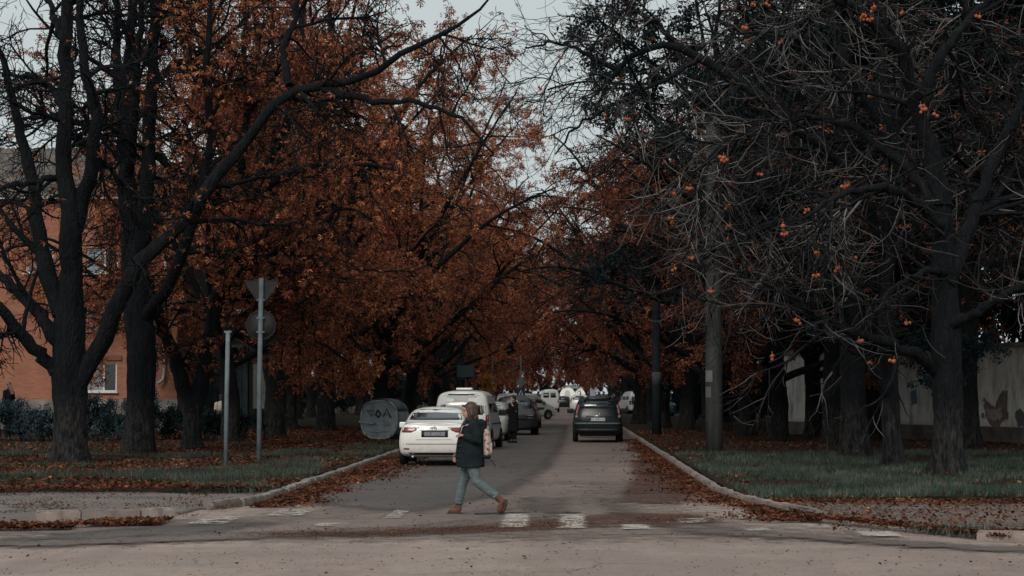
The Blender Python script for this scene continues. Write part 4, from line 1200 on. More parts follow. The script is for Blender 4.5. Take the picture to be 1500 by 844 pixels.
p = empty('thin_pole', (x, y, 0.1)); tag(p, 'thin pale pole with yellow leaves around it behind the white van', 'pole')
MB().tube([(-.05, 0, 0), (.02, 0, 2.0), (.05, 0, 3.7)], [.05, .045, .04], 8).build('tube', M_POST, p)
# yellow sapling beside it
x, y = (711 - VX) / FP * 104, 104.0
sp_ = empty('sapling', (x, y, 0.1)); tag(sp_, 'small sapling with bright yellow leaves behind the white van', 'sapling')
rng = np.random.default_rng(77)
st_ = smooth_line([(0, 0, 0), (.05, 0, 1.2), (0, 0, 2.6)], 22)
V, F = tubes(st_[None], np.linspace(.03, .012, 22)[None], 6); link('stem', np_mesh('stem', V, F, True), M_TWIG, sp_)
Bq, Rq = sprout(rng, st_[None], np.full((1, 22), .02), 26, .3, 1, .4, .9, 60, .6, 6, .15, 0, -.02, .006)
V, F = tubes(Bq, Rq, 4); o = link('twigs', np_mesh('twigs', V, F, True), M_TWIG, sp_); o['kind'] = 'stuff'
V, F = scatter_leaves(rng, along(rng, Bq, 520, .3, 1, .07), rng.uniform(.09, .17, 520), PALM5)
o = link('foliage', np_mesh('foliage', V, F), M_YELLOW, sp_); o['kind'] = 'stuff'

# rubbish container: round-lidded, lying slightly turned
M_BIN = plain('dented_galvanised_bin', (0.22, 0.25, 0.265), 0.6, 0.35, 0.05, vary=0.35, scale=3)
M_BIN2 = plain('bin_rim_steel', (0.30, 0.32, 0.33), 0.5, 0.5, 0.4, vary=0.3)
M_GRAF = plain('black_spray_paint', (0.012, 0.014, 0.016), 0.6)
x, y = on_ground(565, 648)
bn = empty('rubbish_container', (x - .03, y, 0.1), R(-22)); tag(bn, 'grey round-lidded rubbish container with sprayed letters on the verge beside the white sedan', 'container')
# barrel-shaped end plate profile (x across the end, z up); the drum axis runs away from the viewer
prof = []
for i in range(28):
    a = 2 * math.pi * i / 28
    xx, zz = math.cos(a), math.sin(a)
    prof.append((0.72 * abs(xx) ** 0.72 * (1 if xx > 0 else -1), 0.74 + 0.68 * abs(zz) ** 0.74 * (1 if zz > 0 else -1)))
bd = MB(); rings = [(-.50, .92), (-.47, 1.0), (.47, 1.0), (.50, .92)]
vs = [(px_ * s, yy, .74 + (pz - .74) * s) for yy, s in rings for px_, pz in prof]
fs = [(j * 28 + i, j * 28 + (i + 1) % 28, (j + 1) * 28 + (i + 1) % 28, (j + 1) * 28 + i) for j in range(3) for i in range(28)] + [tuple(range(28)), tuple(range(83 + 28, 83, -1))]
bd.add(vs, fs, False); bd.build('drum', M_BIN, bn)
for yy in (-.47, .47):
    MB().tube([(px_ * 1.015, yy, .74 + (pz - .74) * 1.015) for px_, pz in prof + prof[:1]], .05 if yy < 0 else .028, 6, cap=False).build('hoop', M_BIN2 if yy < 0 else M_BIN, bn)
lid = MB(); vs = []
for yy in (-.52, .52):
    for i in range(15):
        a = R(20 + 140 * i / 14); vs.append((.76 * math.cos(a), yy, .86 + .66 * math.sin(a)))
lid.add(vs, [(i, i + 1, i + 16, i + 15) for i in range(14)], True)
lm = lid.mesh('lid'); lm = evaluated(lm, [('SOLIDIFY', dict(thickness=.025))]); link('lid', lm, plain('bin_lid_dark', (0.045, 0.055, 0.06), 0.6, 0.4), bn)
MB().tube([(-.78, -.52, .70), (-.74, -.66, .66), (-.2, -.66, .60), (-.12, -.53, .62)], .026, 8).build('handle', M_BIN2, bn)
MB().tube([(-.5, -.52, .33), (.0, -.53, .30), (.42, -.52, .36)], .014, 6).build('seam', M_BIN2, bn)
for sx in (-.5, .5):
    for sy in (-.4, .4):
        w = empty('caster', (sx, sy, .13)); w.parent = bn
        MB().lathe([(0, -.03), (.10, -.03), (.13, -.015), (.13, .015), (.10, .03), (0, .03)], 'X', (0, 0, 0), 14).build('wheel', M_RIM, w)
        MB().box((0, 0, .10), (.10, .06, .14)).build('fork', M_RIM, w)
MB().bbox((.0, -.50, .86), (1.05, .03, .62), .012).build('pressed_panel', M_BIN, bn)
MB().bbox((-.02, -.505, .36), (.72, .03, .20), .012).build('pressed_panel', M_BIN, bn)
for sx in (-.44, .0, .44): MB().box((sx, -.52, .5), (.02, .012, .12)).build('rivet_strap', M_BIN2, bn)
def stroke(pts, parent, w=.028): return MB().tube([(a, -.522, b - .04) for a, b in pts], [(w, .006)] * len(pts), 6).build('sprayed_letter', M_GRAF, parent)
stroke([(-.48, 1.12), (-.30, .92), (-.17, 1.12), (-.48, 1.14)], bn)
stroke([(-.03, 1.14), (-.12, .95), (.0, .88), (.10, .97), (-.03, 1.14)], bn, .035); stroke([(-.02, .95), (-.02, .84)], bn)
stroke([(.20, .90), (.34, 1.20), (.50, .86)], bn); stroke([(.26, 1.0), (.44, .98)], bn, .016)
# ================================================================ CARS
M_TYRE = plain('tyre_rubber', (0.010, 0.010, 0.011), 0.85, 0.2)
M_HUB = plain('wheel_alloy', (0.22, 0.23, 0.24), 0.4, 0.5, 0.6)
M_BLACKP = plain('black_trim', (0.009, 0.010, 0.011), 0.55, 0.35)
M_CGLASS = plain('tinted_car_glass', (0.010, 0.014, 0.017), 0.05, 0.9, coat=0.3, vary=0.3)
M_CGLASS_L = plain('pale_car_glass', (0.46, 0.44, 0.42), 0.15, 0.7, coat=0.4, vary=0.18, scale=2)  # light grey colour for the van's rear pane
M_RED = plain('tail_lamp_red', (0.17, 0.014, 0.018), 0.2, 0.6, coat=0.5)
M_REDL = plain('tail_lamp_pale', (0.42, 0.22, 0.21), 0.2, 0.6, coat=0.5)
M_LAMP = plain('headlamp_glass', (0.42, 0.43, 0.44), 0.15, 0.7, coat=0.5)
M_CHROME = plain('chrome_strip', (0.62, 0.64, 0.65), 0.2, 0.6, 0.9)
M_PLATE = plain('plate_white', (0.52, 0.54, 0.55), 0.5)
M_PLATEG = plain('plate_dusty', (0.13, 0.14, 0.15), 0.6)
M_INK = plain('plate_ink', (0.012, 0.012, 0.014), 0.6)
M_INKL = plain('plate_ink_pale', (0.36, 0.37, 0.37), 0.6)
def dusty_paint(name, col, dust=(0.42, 0.34, 0.29), amt=0.55, rough=0.25, coat=0.3):
    """car paint with road dust low down"""
    if name in MATS: return MATS[name]
    n = NT(name); v = n.coord()
    sp = n.n('SeparateXYZ'); n.l(v, sp.inputs[0])
    h = n.rng(n.math('ADD', sp.outputs['Z'], n.math('MULTIPLY', n.noise(v, 5, 5), 0.4)), 1.1, 0.55)
    d = n.math('MULTIPLY', n.math('MULTIPLY', h, n.rng(n.noise(v, 9, 6, .7), .25, .65)), amt)
    c = n.mix(d, col, dust)
    MATS[name] = n.bsdf(c, n.math('ADD', n.math('MULTIPLY', d, 0.5), rough), 0.4, coat=coat)
    return MATS[name]
def text_mesh(s, size, mat, name='lettering'):
    cu = bpy.data.curves.new(name, 'FONT'); cu.body = s; cu.size = size; cu.align_x = 'CENTER'; cu.align_y = 'CENTER'; cu.extrude = .0015
    o = bpy.data.objects.new(name, cu); COL.objects.link(o)
    dg = bpy.context.evaluated_depsgraph_get()
    me = bpy.data.meshes.new_from_object(o.evaluated_get(dg), depsgraph=dg)
    bpy.data.objects.remove(o)
    me.materials.clear(); me.materials.append(mat)
    return me
def cage_mesh(st, lv=2):
    vs, fs = [], []
    for s in st:
        ys, xs, zs = s
        ring = [(0, ys[0], zs[0])] + [(xs[i], ys[i], zs[i]) for i in range(6)] + [(0, ys[6], zs[6])] + [(-xs[i], ys[i], zs[i]) for i in range(5, -1, -1)]
        vs += ring
    n = 14
    for j in range(len(st) - 1):
        for i in range(n): fs.append((j * n + i, j * n + (i + 1) % n, (j + 1) * n + (i + 1) % n, (j + 1) * n + i))
    for b in (0, (len(st) - 1) * n):
        fs.append((b, b + 1, b + 13)); fs.append((b + 6, b + 7, b + 8))
        for i in range(1, 6): fs.append((b + i, b + i + 1, b + 13 - i, b + 14 - i))
    me = MB().add(vs, fs, True).mesh('body')
    return evaluated(me, [('SUBSURF', dict(levels=lv, render_levels=lv))])
def Y7(y): return [y] * 7
SEDAN = [([.14, .05, .0, .05, .10, .06, .05], [.70, .80, .82, .77, .69, .42, 0], [.27, .36, .62, .93, 1.03, 1.075, 1.085]),
         ([.30, .24, .2, .2, .22, .2, .2], [.78, .87, .885, .83, .73, .45, 0], [.22, .34, .64, .96, 1.05, 1.085, 1.095]),
         (Y7(.70), [.79, .87, .8875, .845, .71, .52, 0], [.2, .32, .66, .965, 1.06, 1.10, 1.11]),
         (Y7(1.35), [.79, .87, .8875, .85, .74, .60, 0], [.2, .3, .66, .96, 1.23, 1.42, 1.46]),
         (Y7(2.1), [.79, .87, .8875, .85, .745, .60, 0], [.2, .3, .66, .95, 1.25, 1.45, 1.49]),
         (Y7(2.75), [.79, .87, .8875, .85, .73, .58, 0], [.2, .3, .66, .93, 1.22, 1.41, 1.45]),
         (Y7(3.55), [.79, .87, .885, .83, .70, .5, 0], [.2, .3, .66, .90, .96, .985, 1.0]),
         (Y7(4.3), [.74, .84, .86, .79, .66, .45, 0], [.2, .3, .62, .78, .84, .87, .88]),
         (Y7(4.62), [.6, .7, .72, .68, .58, .4, 0], [.24, .32, .5, .66, .70, .72, .73])]
SUV = [([.12, .04, .0, .06, .22, .36, .36], [.76, .86, .88, .82, .70, .60, 0], [.30, .42, .80, 1.08, 1.42, 1.62, 1.655]),
       ([.34, .3, .28, .34, .50, .60, .60], [.80, .90, .915, .87, .75, .63, 0], [.25, .38, .82, 1.08, 1.44, 1.66, 1.70]),
       (Y7(1.4), [.80, .90, .915, .88, .77, .64, 0], [.24, .36, .80, 1.06, 1.44, 1.68, 1.72]),
       (Y7(2.2), [.80, .90, .915, .88, .77, .63, 0], [.24, .36, .80, 1.04, 1.42, 1.66, 1.70]),
       (Y7(2.7), [.80, .90, .915, .88, .74, .58, 0], [.24, .36, .80, 1.02, 1.34, 1.54, 1.58]),
       (Y7(3.45), [.80, .90, .91, .86, .72, .5, 0], [.24, .36, .78, 1.0, 1.07, 1.10, 1.12]),
       (Y7(4.2), [.76, .86, .88, .80, .68, .45, 0], [.25, .36, .70, .88, .95, .98, .99]),
       (Y7(4.5), [.62, .72, .74, .70, .6, .4, 0], [.30, .38, .58, .76, .82, .85, .86])]
VAN = [([.12, .04, .0, .03, .09, .15, .15], [.78, .86, .87, .86, .80, .72, 0], [.30, .40, .85, 1.10, 1.58, 1.83, 1.87]),
       ([.34, .28, .26, .28, .32, .36, .36], [.81, .885, .90, .885, .82, .74, 0], [.24, .36, .85, 1.10, 1.60, 1.87, 1.91]),
       (Y7(1.6), [.81, .885, .90, .89, .83, .75, 0], [.22, .34, .85, 1.10, 1.60, 1.89, 1.93]),
       (Y7(2.7), [.81, .885, .90, .89, .83, .74, 0], [.22, .34, .85, 1.08, 1.58, 1.87, 1.91]),
       (Y7(3.2), [.81, .885, .90, .88, .78, .66, 0], [.22, .34, .84, 1.06, 1.46, 1.70, 1.74]),
       (Y7(3.9), [.80, .87, .89, .85, .72, .5, 0], [.22, .34, .80, 1.02, 1.13, 1.18, 1.20]),
       (Y7(4.5), [.76, .84, .86, .79, .66, .45, 0], [.24, .34, .68, .86, .96, 1.0, 1.01]),
       (Y7(4.75), [.62, .72, .74, .70, .6, .4, 0], [.28, .38, .56, .74, .82, .84, .85])]
def project(bvh, axis, rows, ncol=8, off=.004, skirt=.02):
    """panel lying on the body: rows of (from, to, height) shot at the body along one axis"""
    V, nr = [], len(rows)
    for (a0, a1, z) in rows:
        for i in range(ncol + 1):
            a = a0 + (a1 - a0) * i / ncol
            if axis == 'rear': o, d = Vector((a, -6, z)), Vector((0, 1, 0))
            elif axis == 'front': o, d = Vector((a, 12, z)), Vector((0, -1, 0))
            elif axis == 'right': o, d = Vector((6, a, z)), Vector((-1, 0, 0))
            else: o, d = Vector((-6, a, z)), Vector((1, 0, 0))
            h, nrm, _, _ = bvh.ray_cast(o, d)
            if h is None: h, nrm, _, _ = bvh.find_nearest(Vector((a, 0, z)) if axis in ('rear', 'front') else Vector((o.x * .14, a, z)))
            if nrm.dot(d) > 0: nrm = -nrm
            V.append((h + nrm * off, h - nrm * skirt))
    m = ncol + 1
    vs = [v[0] for v in V] + [v[1] for v in V]; N = len(V)
    fs = [(j * m + i, j * m + i + 1, (j + 1) * m + i + 1, (j + 1) * m + i) for j in range(nr - 1) for i in range(ncol)]
    ring = [i for i in range(m)] + [j * m + ncol for j in range(1, nr)] + [(nr - 1) * m + i for i in range(ncol - 1, -1, -1)] + [j * m for j in range(nr - 2, 0, -1)]
    for a, b in zip(ring, ring[1:] + ring[:1]): fs.append((a, b, b + N, a + N))
    return MB().add(vs, fs, True)
def wheel(parent, x, y, r, w=.2):
    s = 1 if x > 0 else -1
    wh = empty('wheel', (x, y, r)); wh.parent = parent
    MB().lathe([(r * .62, -w / 2), (r * .93, -w / 2), (r, -w / 2 + .035), (r, w / 2 - .035), (r * .93, w / 2), (r * .62, w / 2)], 'X', (0, 0, 0), 22).build('tyre', M_TYRE, wh)
    rm = MB(); rm.lathe([(r * .62, s * w * .30), (r * .5, s * w * .22), (.0, s * w * .25)], 'X', (0, 0, 0), 16)
    for k in range(5):
        a = 2 * math.pi * k / 5
        rm.tube([(s * w * .34, .03 * math.cos(a), .03 * math.sin(a)), (s * w * .40, r * .62 * math.cos(a), r * .62 * math.sin(a))], .022, 5)
    rm.build('rim', M_HUB, wh)
def arch(bvh, side, yc, r):
    rows = []
    for i in range(9):
        z = .12 + (r * 1.0 + r * 1.16 - .12) * i / 8
        d = math.sqrt(max(.0004, (r * 1.16) ** 2 - (z - r) ** 2))
        rows.append((yc - d, yc + d, z))
    return project(bvh, side, rows, 6, .004)
def car(name, cage, paint, loc, rz, label, cat, spec, group=None):
    root = empty(name, loc, rz); tag(root, label, cat, group)
    me = cage_mesh(cage)
    bvh = BVHTree.FromPolygons([v.co.copy() for v in me.vertices], [tuple(p.vertices) for p in me.polygons])
    link('body', me, paint, root)
    for nm, axis, rows, mat in spec['panels']:
        if axis == 'both':
            project(bvh, 'right', rows).build(nm, mat, root); project(bvh, 'left', rows).build(nm, mat, root)
        elif axis in ('rear2', 'front2'):
            project(bvh, axis[:-1], rows).build(nm, mat, root); project(bvh, axis[:-1], [(-b, -a, z) for a, b, z in rows]).build(nm, mat, root)
        else: project(bvh, axis, rows, 14).build(nm, mat, root)
    r = spec['r']; hw = cage[2][1][1]
    for yc in spec['axles']:
        for s, side in ((1, 'right'), (-1, 'left')):
            arch(bvh, side, yc, r).build('wheel_arch', M_BLACKP, root)
            wheel(root, s * (hw - .075), yc, r)
    if 'mirror' in spec:
        y, z, sz = spec['mirror']
        for s in (1, -1):
            mbm = MB(); mbm.bbox((s * (hw + .115), y, z), (.20 * sz, .10, .15 * sz), .03); mbm.box((s * (hw + .0), y + .03, z - .05), (.16, .05, .04))
            mbm.build('side_mirror', spec.get('mirror_mat', paint), root)
    if 'plate' in spec:
        z, txt, pm, ink, dx = spec['plate']
        h, nrm, _, _ = bvh.ray_cast(Vector((dx, -6, z)), Vector((0, 1, 0)))
        pl_ = MB().bbox((dx, h.y - .012, z), (.52, .02, .115), .008).build('number_plate', pm, root)
        t = link('lettering', text_mesh(txt, .105, ink), None, pl_); t.rotation_euler = (R(90), 0, 0); t.location = (dx, h.y - .024, z)
    if spec.get('extra'): spec['extra'](root, bvh, paint)
    MB().box((0, sum(spec['axles']) / 2, .30), (hw * 1.5, spec['axles'][1] - spec['axles'][0] + 1.2, .16)).build('underbody', M_BLACKP, root)
    return root
def rows_of(pts): return pts

def sedan_extra(root, bvh, paint):
    # boot-lid lip, emblem, exhaust, dark diffuser, bumper crease, reflectors
    project(bvh, 'rear', [(-.70, .70, 1.02), (-.70, .70, 1.045)], 14, .012).build('boot_lip', paint, root)
    h, _, _, _ = bvh.ray_cast(Vector((0, -6, .93)), Vector((0, 1, 0)))
    em = MB(); 
    for (a, b) in ((.075, .048), (.03, .046)): em.tube([(a * math.cos(t * math.pi / 10), h.y - .012, .935 + b * math.sin(t * math.pi / 10)) for t in range(21)], .008, 6, cap=False)
    em.tube([(.055 * math.cos(t * math.pi / 10), h.y - .012, .962 + .016 * math.sin(t * math.pi / 10)) for t in range(21)], .007, 6, cap=False)
    em.build('emblem', M_CHROME, root)
    MB().tube([(-.52, .10, .235), (-.52, .35, .235)], .035, 10).build('exhaust', M_CHROME, root)
    for s in (1, -1):
        for yy in (1.75, 2.62): project(bvh, 'right' if s > 0 else 'left', [(yy - .1, yy + .1, .885), (yy - .1, yy + .1, .915)], 4, .018).build('door_handle', paint, root)
SED_SPEC = dict(r=.315, axles=(.98, 3.68), mirror=(3.0, .98, 1.0), plate=(.80, 'AX 4694 EE', M_PLATEG, M_INKL, .03), extra=sedan_extra, panels=[
    ('rear_window', 'rear', [(-.66, .66, 1.135), (-.645, .645, 1.20), (-.60, .60, 1.30), (-.54, .54, 1.40)], M_CGLASS),
    ('windscreen', 'front', [(-.68, .68, 1.04), (-.62, .62, 1.2), (-.55, .55, 1.38)], M_CGLASS),
    ('side_window', 'both', [(1.25, 3.2, 1.0), (1.40, 2.95, 1.15), (1.7, 2.7, 1.36)], M_CGLASS),
    ('tail_light', 'rear2', [(.56, .79, .835), (.46, .82, .875), (.40, .835, .925), (.50, .80, .965)], M_RED),
    ('tail_light_bar', 'rear2', [(.36, .70, .945), (.36, .66, .965)], M_REDL),
    ('plate_recess', 'rear', [(-.30, .36, .72), (-.30, .36, .885)], M_BLACKP),
    ('chrome_bar', 'rear', [(-.33, .39, .888), (-.33, .39, .903)], M_CHROME),
    ('bumper_crease', 'rear', [(-.76, .76, .545), (-.76, .76, .56)], M_BLACKP),
    ('boot_gap', 'rear', [(-.44, .44, .655), (-.44, .44, .663)], M_BLACKP),
    ('reflector', 'rear2', [(.60, .74, .415), (.60, .74, .45)], M_BLACKP),
    ('lower_valance', 'rear', [(-.66, .66, .285), (-.72, .72, .345)], M_BLACKP),
    ('headlight', 'front2', [(.42, .66, .62), (.40, .68, .70)], M_LAMP)])
M_WHITE = dusty_paint('dusty_white_paint', (0.80, 0.78, 0.75), (0.55, 0.46, 0.40), 0.6)
M_WHITE2 = dusty_paint('white_van_paint', (0.72, 0.71, 0.69), (0.45, 0.38, 0.34), 0.4)
M_DGREEN = dusty_paint('dark_green_paint', (0.006, 0.011, 0.014), (0.10, 0.09, 0.085), 0.05, 0.3, 0.0)
M_SILVER = dusty_paint('silver_paint', (0.42, 0.41, 0.39), (0.3, 0.26, 0.23), 0.3)
M_GREYP = dusty_paint('graphite_paint', (0.06, 0.062, 0.065), (0.2, 0.17, 0.15), 0.25)
M_BLACKC = dusty_paint('black_paint', (0.010, 0.011, 0.013), (0.10, 0.09, 0.085), 0.08, 0.3, 0.0)
car('white_sedan', SEDAN, M_WHITE, ((636 - VX) / FP * 50.9, 50.6, 0.012), 0, 'dusty white sedan parked nearest on the left, partly behind the walking woman', 'car', SED_SPEC, 'parked cars')

def van_extra(root, bvh, paint):
    MB().bbox((.05, .55, 1.945), (.52, .35, .075), .03).build('roof_vent', paint, root)
    for s in (1, -1): project(bvh, 'right' if s > 0 else 'left', [(.9, 3.9, .80), (.9, 3.9, .84)], 8, .014).build('rub_strip', M_BLACKP, root)
    MB().tube([(-.3, -.035, 1.19), (.22, -.02, 1.21)], .012, 6).build('wiper', M_BLACKP, root)
    project(bvh, 'rear', [(-.86, .86, .38), (-.86, .86, .56)], 12, .03).build('bumper', M_BLACKP, root)
VAN_SPEC = dict(r=.33, axles=(.95, 3.85), mirror=(3.35, 1.16, 1.35), mirror_mat=M_BLACKP, plate=(.66, 'AX 2718 CK', M_PLATE, M_INK, 0), extra=van_extra, panels=[
    ('window_seal', 'rear', [(-.79, .79, 1.12), (-.765, .765, 1.4), (-.705, .705, 1.785)], M_BLACKP),
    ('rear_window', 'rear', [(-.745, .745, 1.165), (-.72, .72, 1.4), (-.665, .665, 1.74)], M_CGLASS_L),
    ('windscreen', 'front', [(-.74, .74, 1.2), (-.68, .68, 1.42), (-.6, .6, 1.66)], M_CGLASS),
    ('side_window', 'both', [(.45, 1.45, 1.18), (.47, 1.45, 1.42), (.52, 1.45, 1.70)], M_CGLASS),
    ('side_window', 'both', [(1.55, 2.55, 1.18), (1.55, 2.52, 1.42), (1.55, 2.45, 1.70)], M_CGLASS),
    ('door_window', 'both', [(2.65, 3.55, 1.18), (2.62, 3.3, 1.40), (2.58, 2.98, 1.66)], M_CGLASS),
    ('door_gap', 'both', [(2.585, 2.60, .42), (2.585, 2.60, 1.15)], M_BLACKP), ('door_gap', 'both', [(1.49, 1.505, .42), (1.49, 1.505, 1.15)], M_BLACKP),
    ('tail_light', 'rear2', [(.74, .86, .78), (.76, .865, .95), (.78, .86, 1.12)], M_RED),
    ('headlight', 'front2', [(.45, .70, .74), (.42, .72, .88)], M_LAMP)])
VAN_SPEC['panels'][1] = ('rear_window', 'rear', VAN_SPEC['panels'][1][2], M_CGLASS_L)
car('white_van', VAN, M_WHITE2, ((676 - VX) / FP * 65.5, 65.2, 0.012), R(-4), 'white van with pale rear window parked in front of the white sedan', 'van', VAN_SPEC, 'parked cars')

def suv_extra(root, bvh, paint):
    project(bvh, 'rear', [(-.62, .62, 1.585), (-.60, .60, 1.66)], 12, .03).build('roof_spoiler', paint, root)
    MB().tube([(-.44, .035, .965), (.44, .035, .965)], .016, 8).build('handle_strip', M_CHROME, root)
    h, _, _, _ = bvh.ray_cast(Vector((0, -6, 1.04)), Vector((0, 1, 0)))
    em = MB(); em.tube([(-.05, h.y - .01, 1.085), (-.045, h.y - .01, 1.0), (.045, h.y - .01, 1.0), (.05, h.y - .01, 1.085)], .009, 6); em.tube([(-.04, h.y - .01, 1.043), (.04, h.y - .01, 1.043)], .008, 6); em.build('emblem', M_CHROME, root)
    project(bvh, 'rear', [(-.84, .84, .66), (-.85, .85, .72)], 14, .03).build('bumper_ledge', plain('bumper_ledge_grey', (0.10, 0.11, 0.12), 0.45), root)
    project(bvh, 'rear', [(-.80, .80, .36), (-.85, .85, .50)], 14, .02).build('lower_bumper', M_BLACKP, root)
    for s in (1, -1): MB().tube([(s * .62, .7, 1.70), (s * .64, 1.4, 1.735), (s * .62, 2.2, 1.70)], .02, 6).build('roof_rail', M_HUB, root)
SUV_SPEC = dict(r=.35, axles=(.92, 3.54), mirror=(2.95, 1.14, 1.2), mirror_mat=M_BLACKC, plate=(.84, 'AX 0382 HM', M_PLATE, M_INK, 0), extra=suv_extra, panels=[
    ('rear_window', 'rear', [(-.66, .66, 1.235), (-.645, .645, 1.40), (-.58, .58, 1.575)], M_CGLASS),
    ('windscreen', 'front', [(-.70, .70, 1.14), (-.63, .63, 1.35), (-.55, .55, 1.52)], M_CGLASS),
    ('side_window', 'both', [(.55, 1.45, 1.14), (.66, 1.45, 1.36), (.80, 1.45, 1.58)], M_CGLASS),
    ('side_window', 'both', [(1.53, 3.2, 1.14), (1.53, 2.75, 1.36), (1.53, 2.35, 1.58)], M_CGLASS),
    ('tail_light', 'rear2', [(.74, .83, .96), (.73, .82, 1.15), (.665, .76, 1.38), (.60, .68, 1.56)], M_RED),
    ('tail_light_lens', 'rear2', [(.75, .84, .90), (.75, .835, .99)], M_REDL),
    ('tail_light_core', 'rear2', [(.765, .80, 1.0), (.755, .79, 1.15), (.70, .735, 1.36)], M_REDL),
    ('headlight', 'front2', [(.42, .68, .74), (.40, .70, .86)], M_LAMP), ('grille', 'front', [(-.36, .36, .66), (-.36, .36, .80)], M_BLACKP)])
car('dark_suv', SUV, M_DGREEN, ((875.5 - VX) / FP * 75.8, 75.4, 0.018), 0, 'dark green sport utility car seen from behind in the right lane', 'car', SUV_SPEC)

def scaled(cage, sx, sy, sz): return [([y * sy for y in s[0]], [x * sx for x in s[1]], [z * sz for z in s[2]]) for s in cage]
def spec_scaled(sp, sx, sy, sz):
    q = dict(sp); q['panels'] = []
    for nm, ax, rows, mat in sp['panels']:
        k = sx if ax in ('rear', 'front', 'rear2', 'front2') else sy
        q['panels'].append((nm, ax, [(a * k, b * k, z * sz) for a, b, z in rows], mat))
    q['axles'] = tuple(a * sy for a in sp['axles']); q['extra'] = None
    if 'mirror' in q: q['mirror'] = (sp['mirror'][0] * sy, sp['mirror'][1] * sz, .9)
    q.pop('plate', None)
    return q
HATCH = scaled(SUV, .96, .92, .88); HSPEC = spec_scaled(SUV_SPEC, .96, .92, .88); HSPEC['r'] = .30
CAR2 = spec_scaled(SED_SPEC, 1, 1, 1)
def at_car(px, Y): return ((px - VX) / FP * Y, Y, 0.012)
# facing the camera: turned half round, so local rear is far
def fwd(px, Y, L): return ((px - VX) / FP * Y, Y + L, 0.012)
car('grey_hatchback', HATCH, M_SILVER, fwd(718, 77, 4.1), R(180 - 3), 'silver hatchback facing the camera, half hidden right behind the white van', 'car', HSPEC, 'parked cars')
SUVF = dict(spec_scaled(SUV_SPEC, 1, 1, 1), plate=None); SUVF.pop('plate')
car('black_suv', SUV, M_BLACKC, fwd(748, 88, 4.5), R(180 + 4), 'black car facing the camera behind the person in the dark coat', 'car', SUVF, 'parked cars')
car('graphite_car', HATCH, M_GREYP, at_car(763, 106), R(-2), 'graphite hatchback at the far end of the left row of parked cars', 'car', HSPEC, 'parked cars')
VS = spec_scaled(VAN_SPEC, .93, .9, .95)
car('silver_minivan', scaled(VAN, .93, .9, .95), M_SILVER, (-4.6, 140.0, 0.012), R(-52), 'silver minivan turned sideways across the far left of the avenue', 'van', VS)
car('white_minibus', scaled(VAN, 1.0, 1.0, 1.15), M_WHITE2, (-1.75, 196, 0.012), 0, 'white minibus seen from behind beyond the silver minivan', 'van', spec_scaled(dict(VAN_SPEC, panels=[q for q in VAN_SPEC['panels'] if q[0] not in ('window_seal', 'rear_window')] + [('rear_window', 'rear2', [(.08, .62, 1.2), (.08, .58, 1.6)], M_CGLASS)]), 1, 1, 1.15))
car('black_hatchback', HATCH, M_BLACKC, (-.55, 232, 0.012), 0, 'small black car far down the avenue right of the white minibus', 'car', HSPEC)
car('white_suv', SUV, M_WHITE2, (1.05, 184, 0.012), 0, 'white car driving away far down the avenue, left of the dark one', 'car', SUVF)
car('parked_van', VAN, M_WHITE2, (5.9, 168, 0.1), R(12), 'white van parked among the trees far right of the avenue', 'van', spec_scaled(VAN_SPEC, 1, 1, 1))
car('teal_hatchback', HATCH, plain('teal_car_paint', (0.05, 0.10, 0.12), 0.3, 0.5, coat=0.4), (7.4, 150, 0.1), R(-20), 'blue-green hatchback parked among the trees far right', 'car', HSPEC)

# ================================================================ PEOPLE
M_SKIN = plain('skin', (0.42, 0.24, 0.17), 0.6, 0.35, vary=0.08)
M_HAIR = plain('brown_hair', (0.060, 0.028, 0.019), 0.55, 0.4, vary=0.45, scale=22)
M_JACK = cloth('dark_parka', (0.014, 0.020, 0.023), 0.35, 7, 0.8)
M_SCARF = cloth('dark_scarf', (0.035, 0.045, 0.052), 0.4, 14, 0.8)
M_JEANS = cloth('washed_jeans', (0.125, 0.152, 0.162), 0.32, 8, 0.8)
M_BOOT = plain('brown_boot', (0.115, 0.052, 0.036), 0.7, 0.3, vary=0.3, scale=12)
M_SOLE = plain('boot_sole', (0.05, 0.032, 0.026), 0.8)
M_SOCK = plain('dark_sock', (0.02, 0.015, 0.016), 0.9)
def flower_mat():
    n = NT('flowered_canvas'); v = n.coord()
    vo = n.n('TexVoronoi', Scale=26.0); n.l(v, vo.inputs['Vector'])
    c = n.ramp(vo.outputs['Color'], [(0.0, (0.50, 0.38, 0.32)), (0.38, (0.52, 0.42, 0.36)), (0.42, (0.34, 0.10, 0.09)), (0.55, (0.10, 0.06, 0.06)), (0.66, (0.42, 0.24, 0.20)), (0.8, (0.50, 0.41, 0.35))])
    c = n.mix(n.rng(vo.outputs['Distance'], .42, .6), c, (0.46, 0.36, 0.31))
    return n.bsdf(c, 0.9, 0.15)
M_FLOWER = flower_mat()
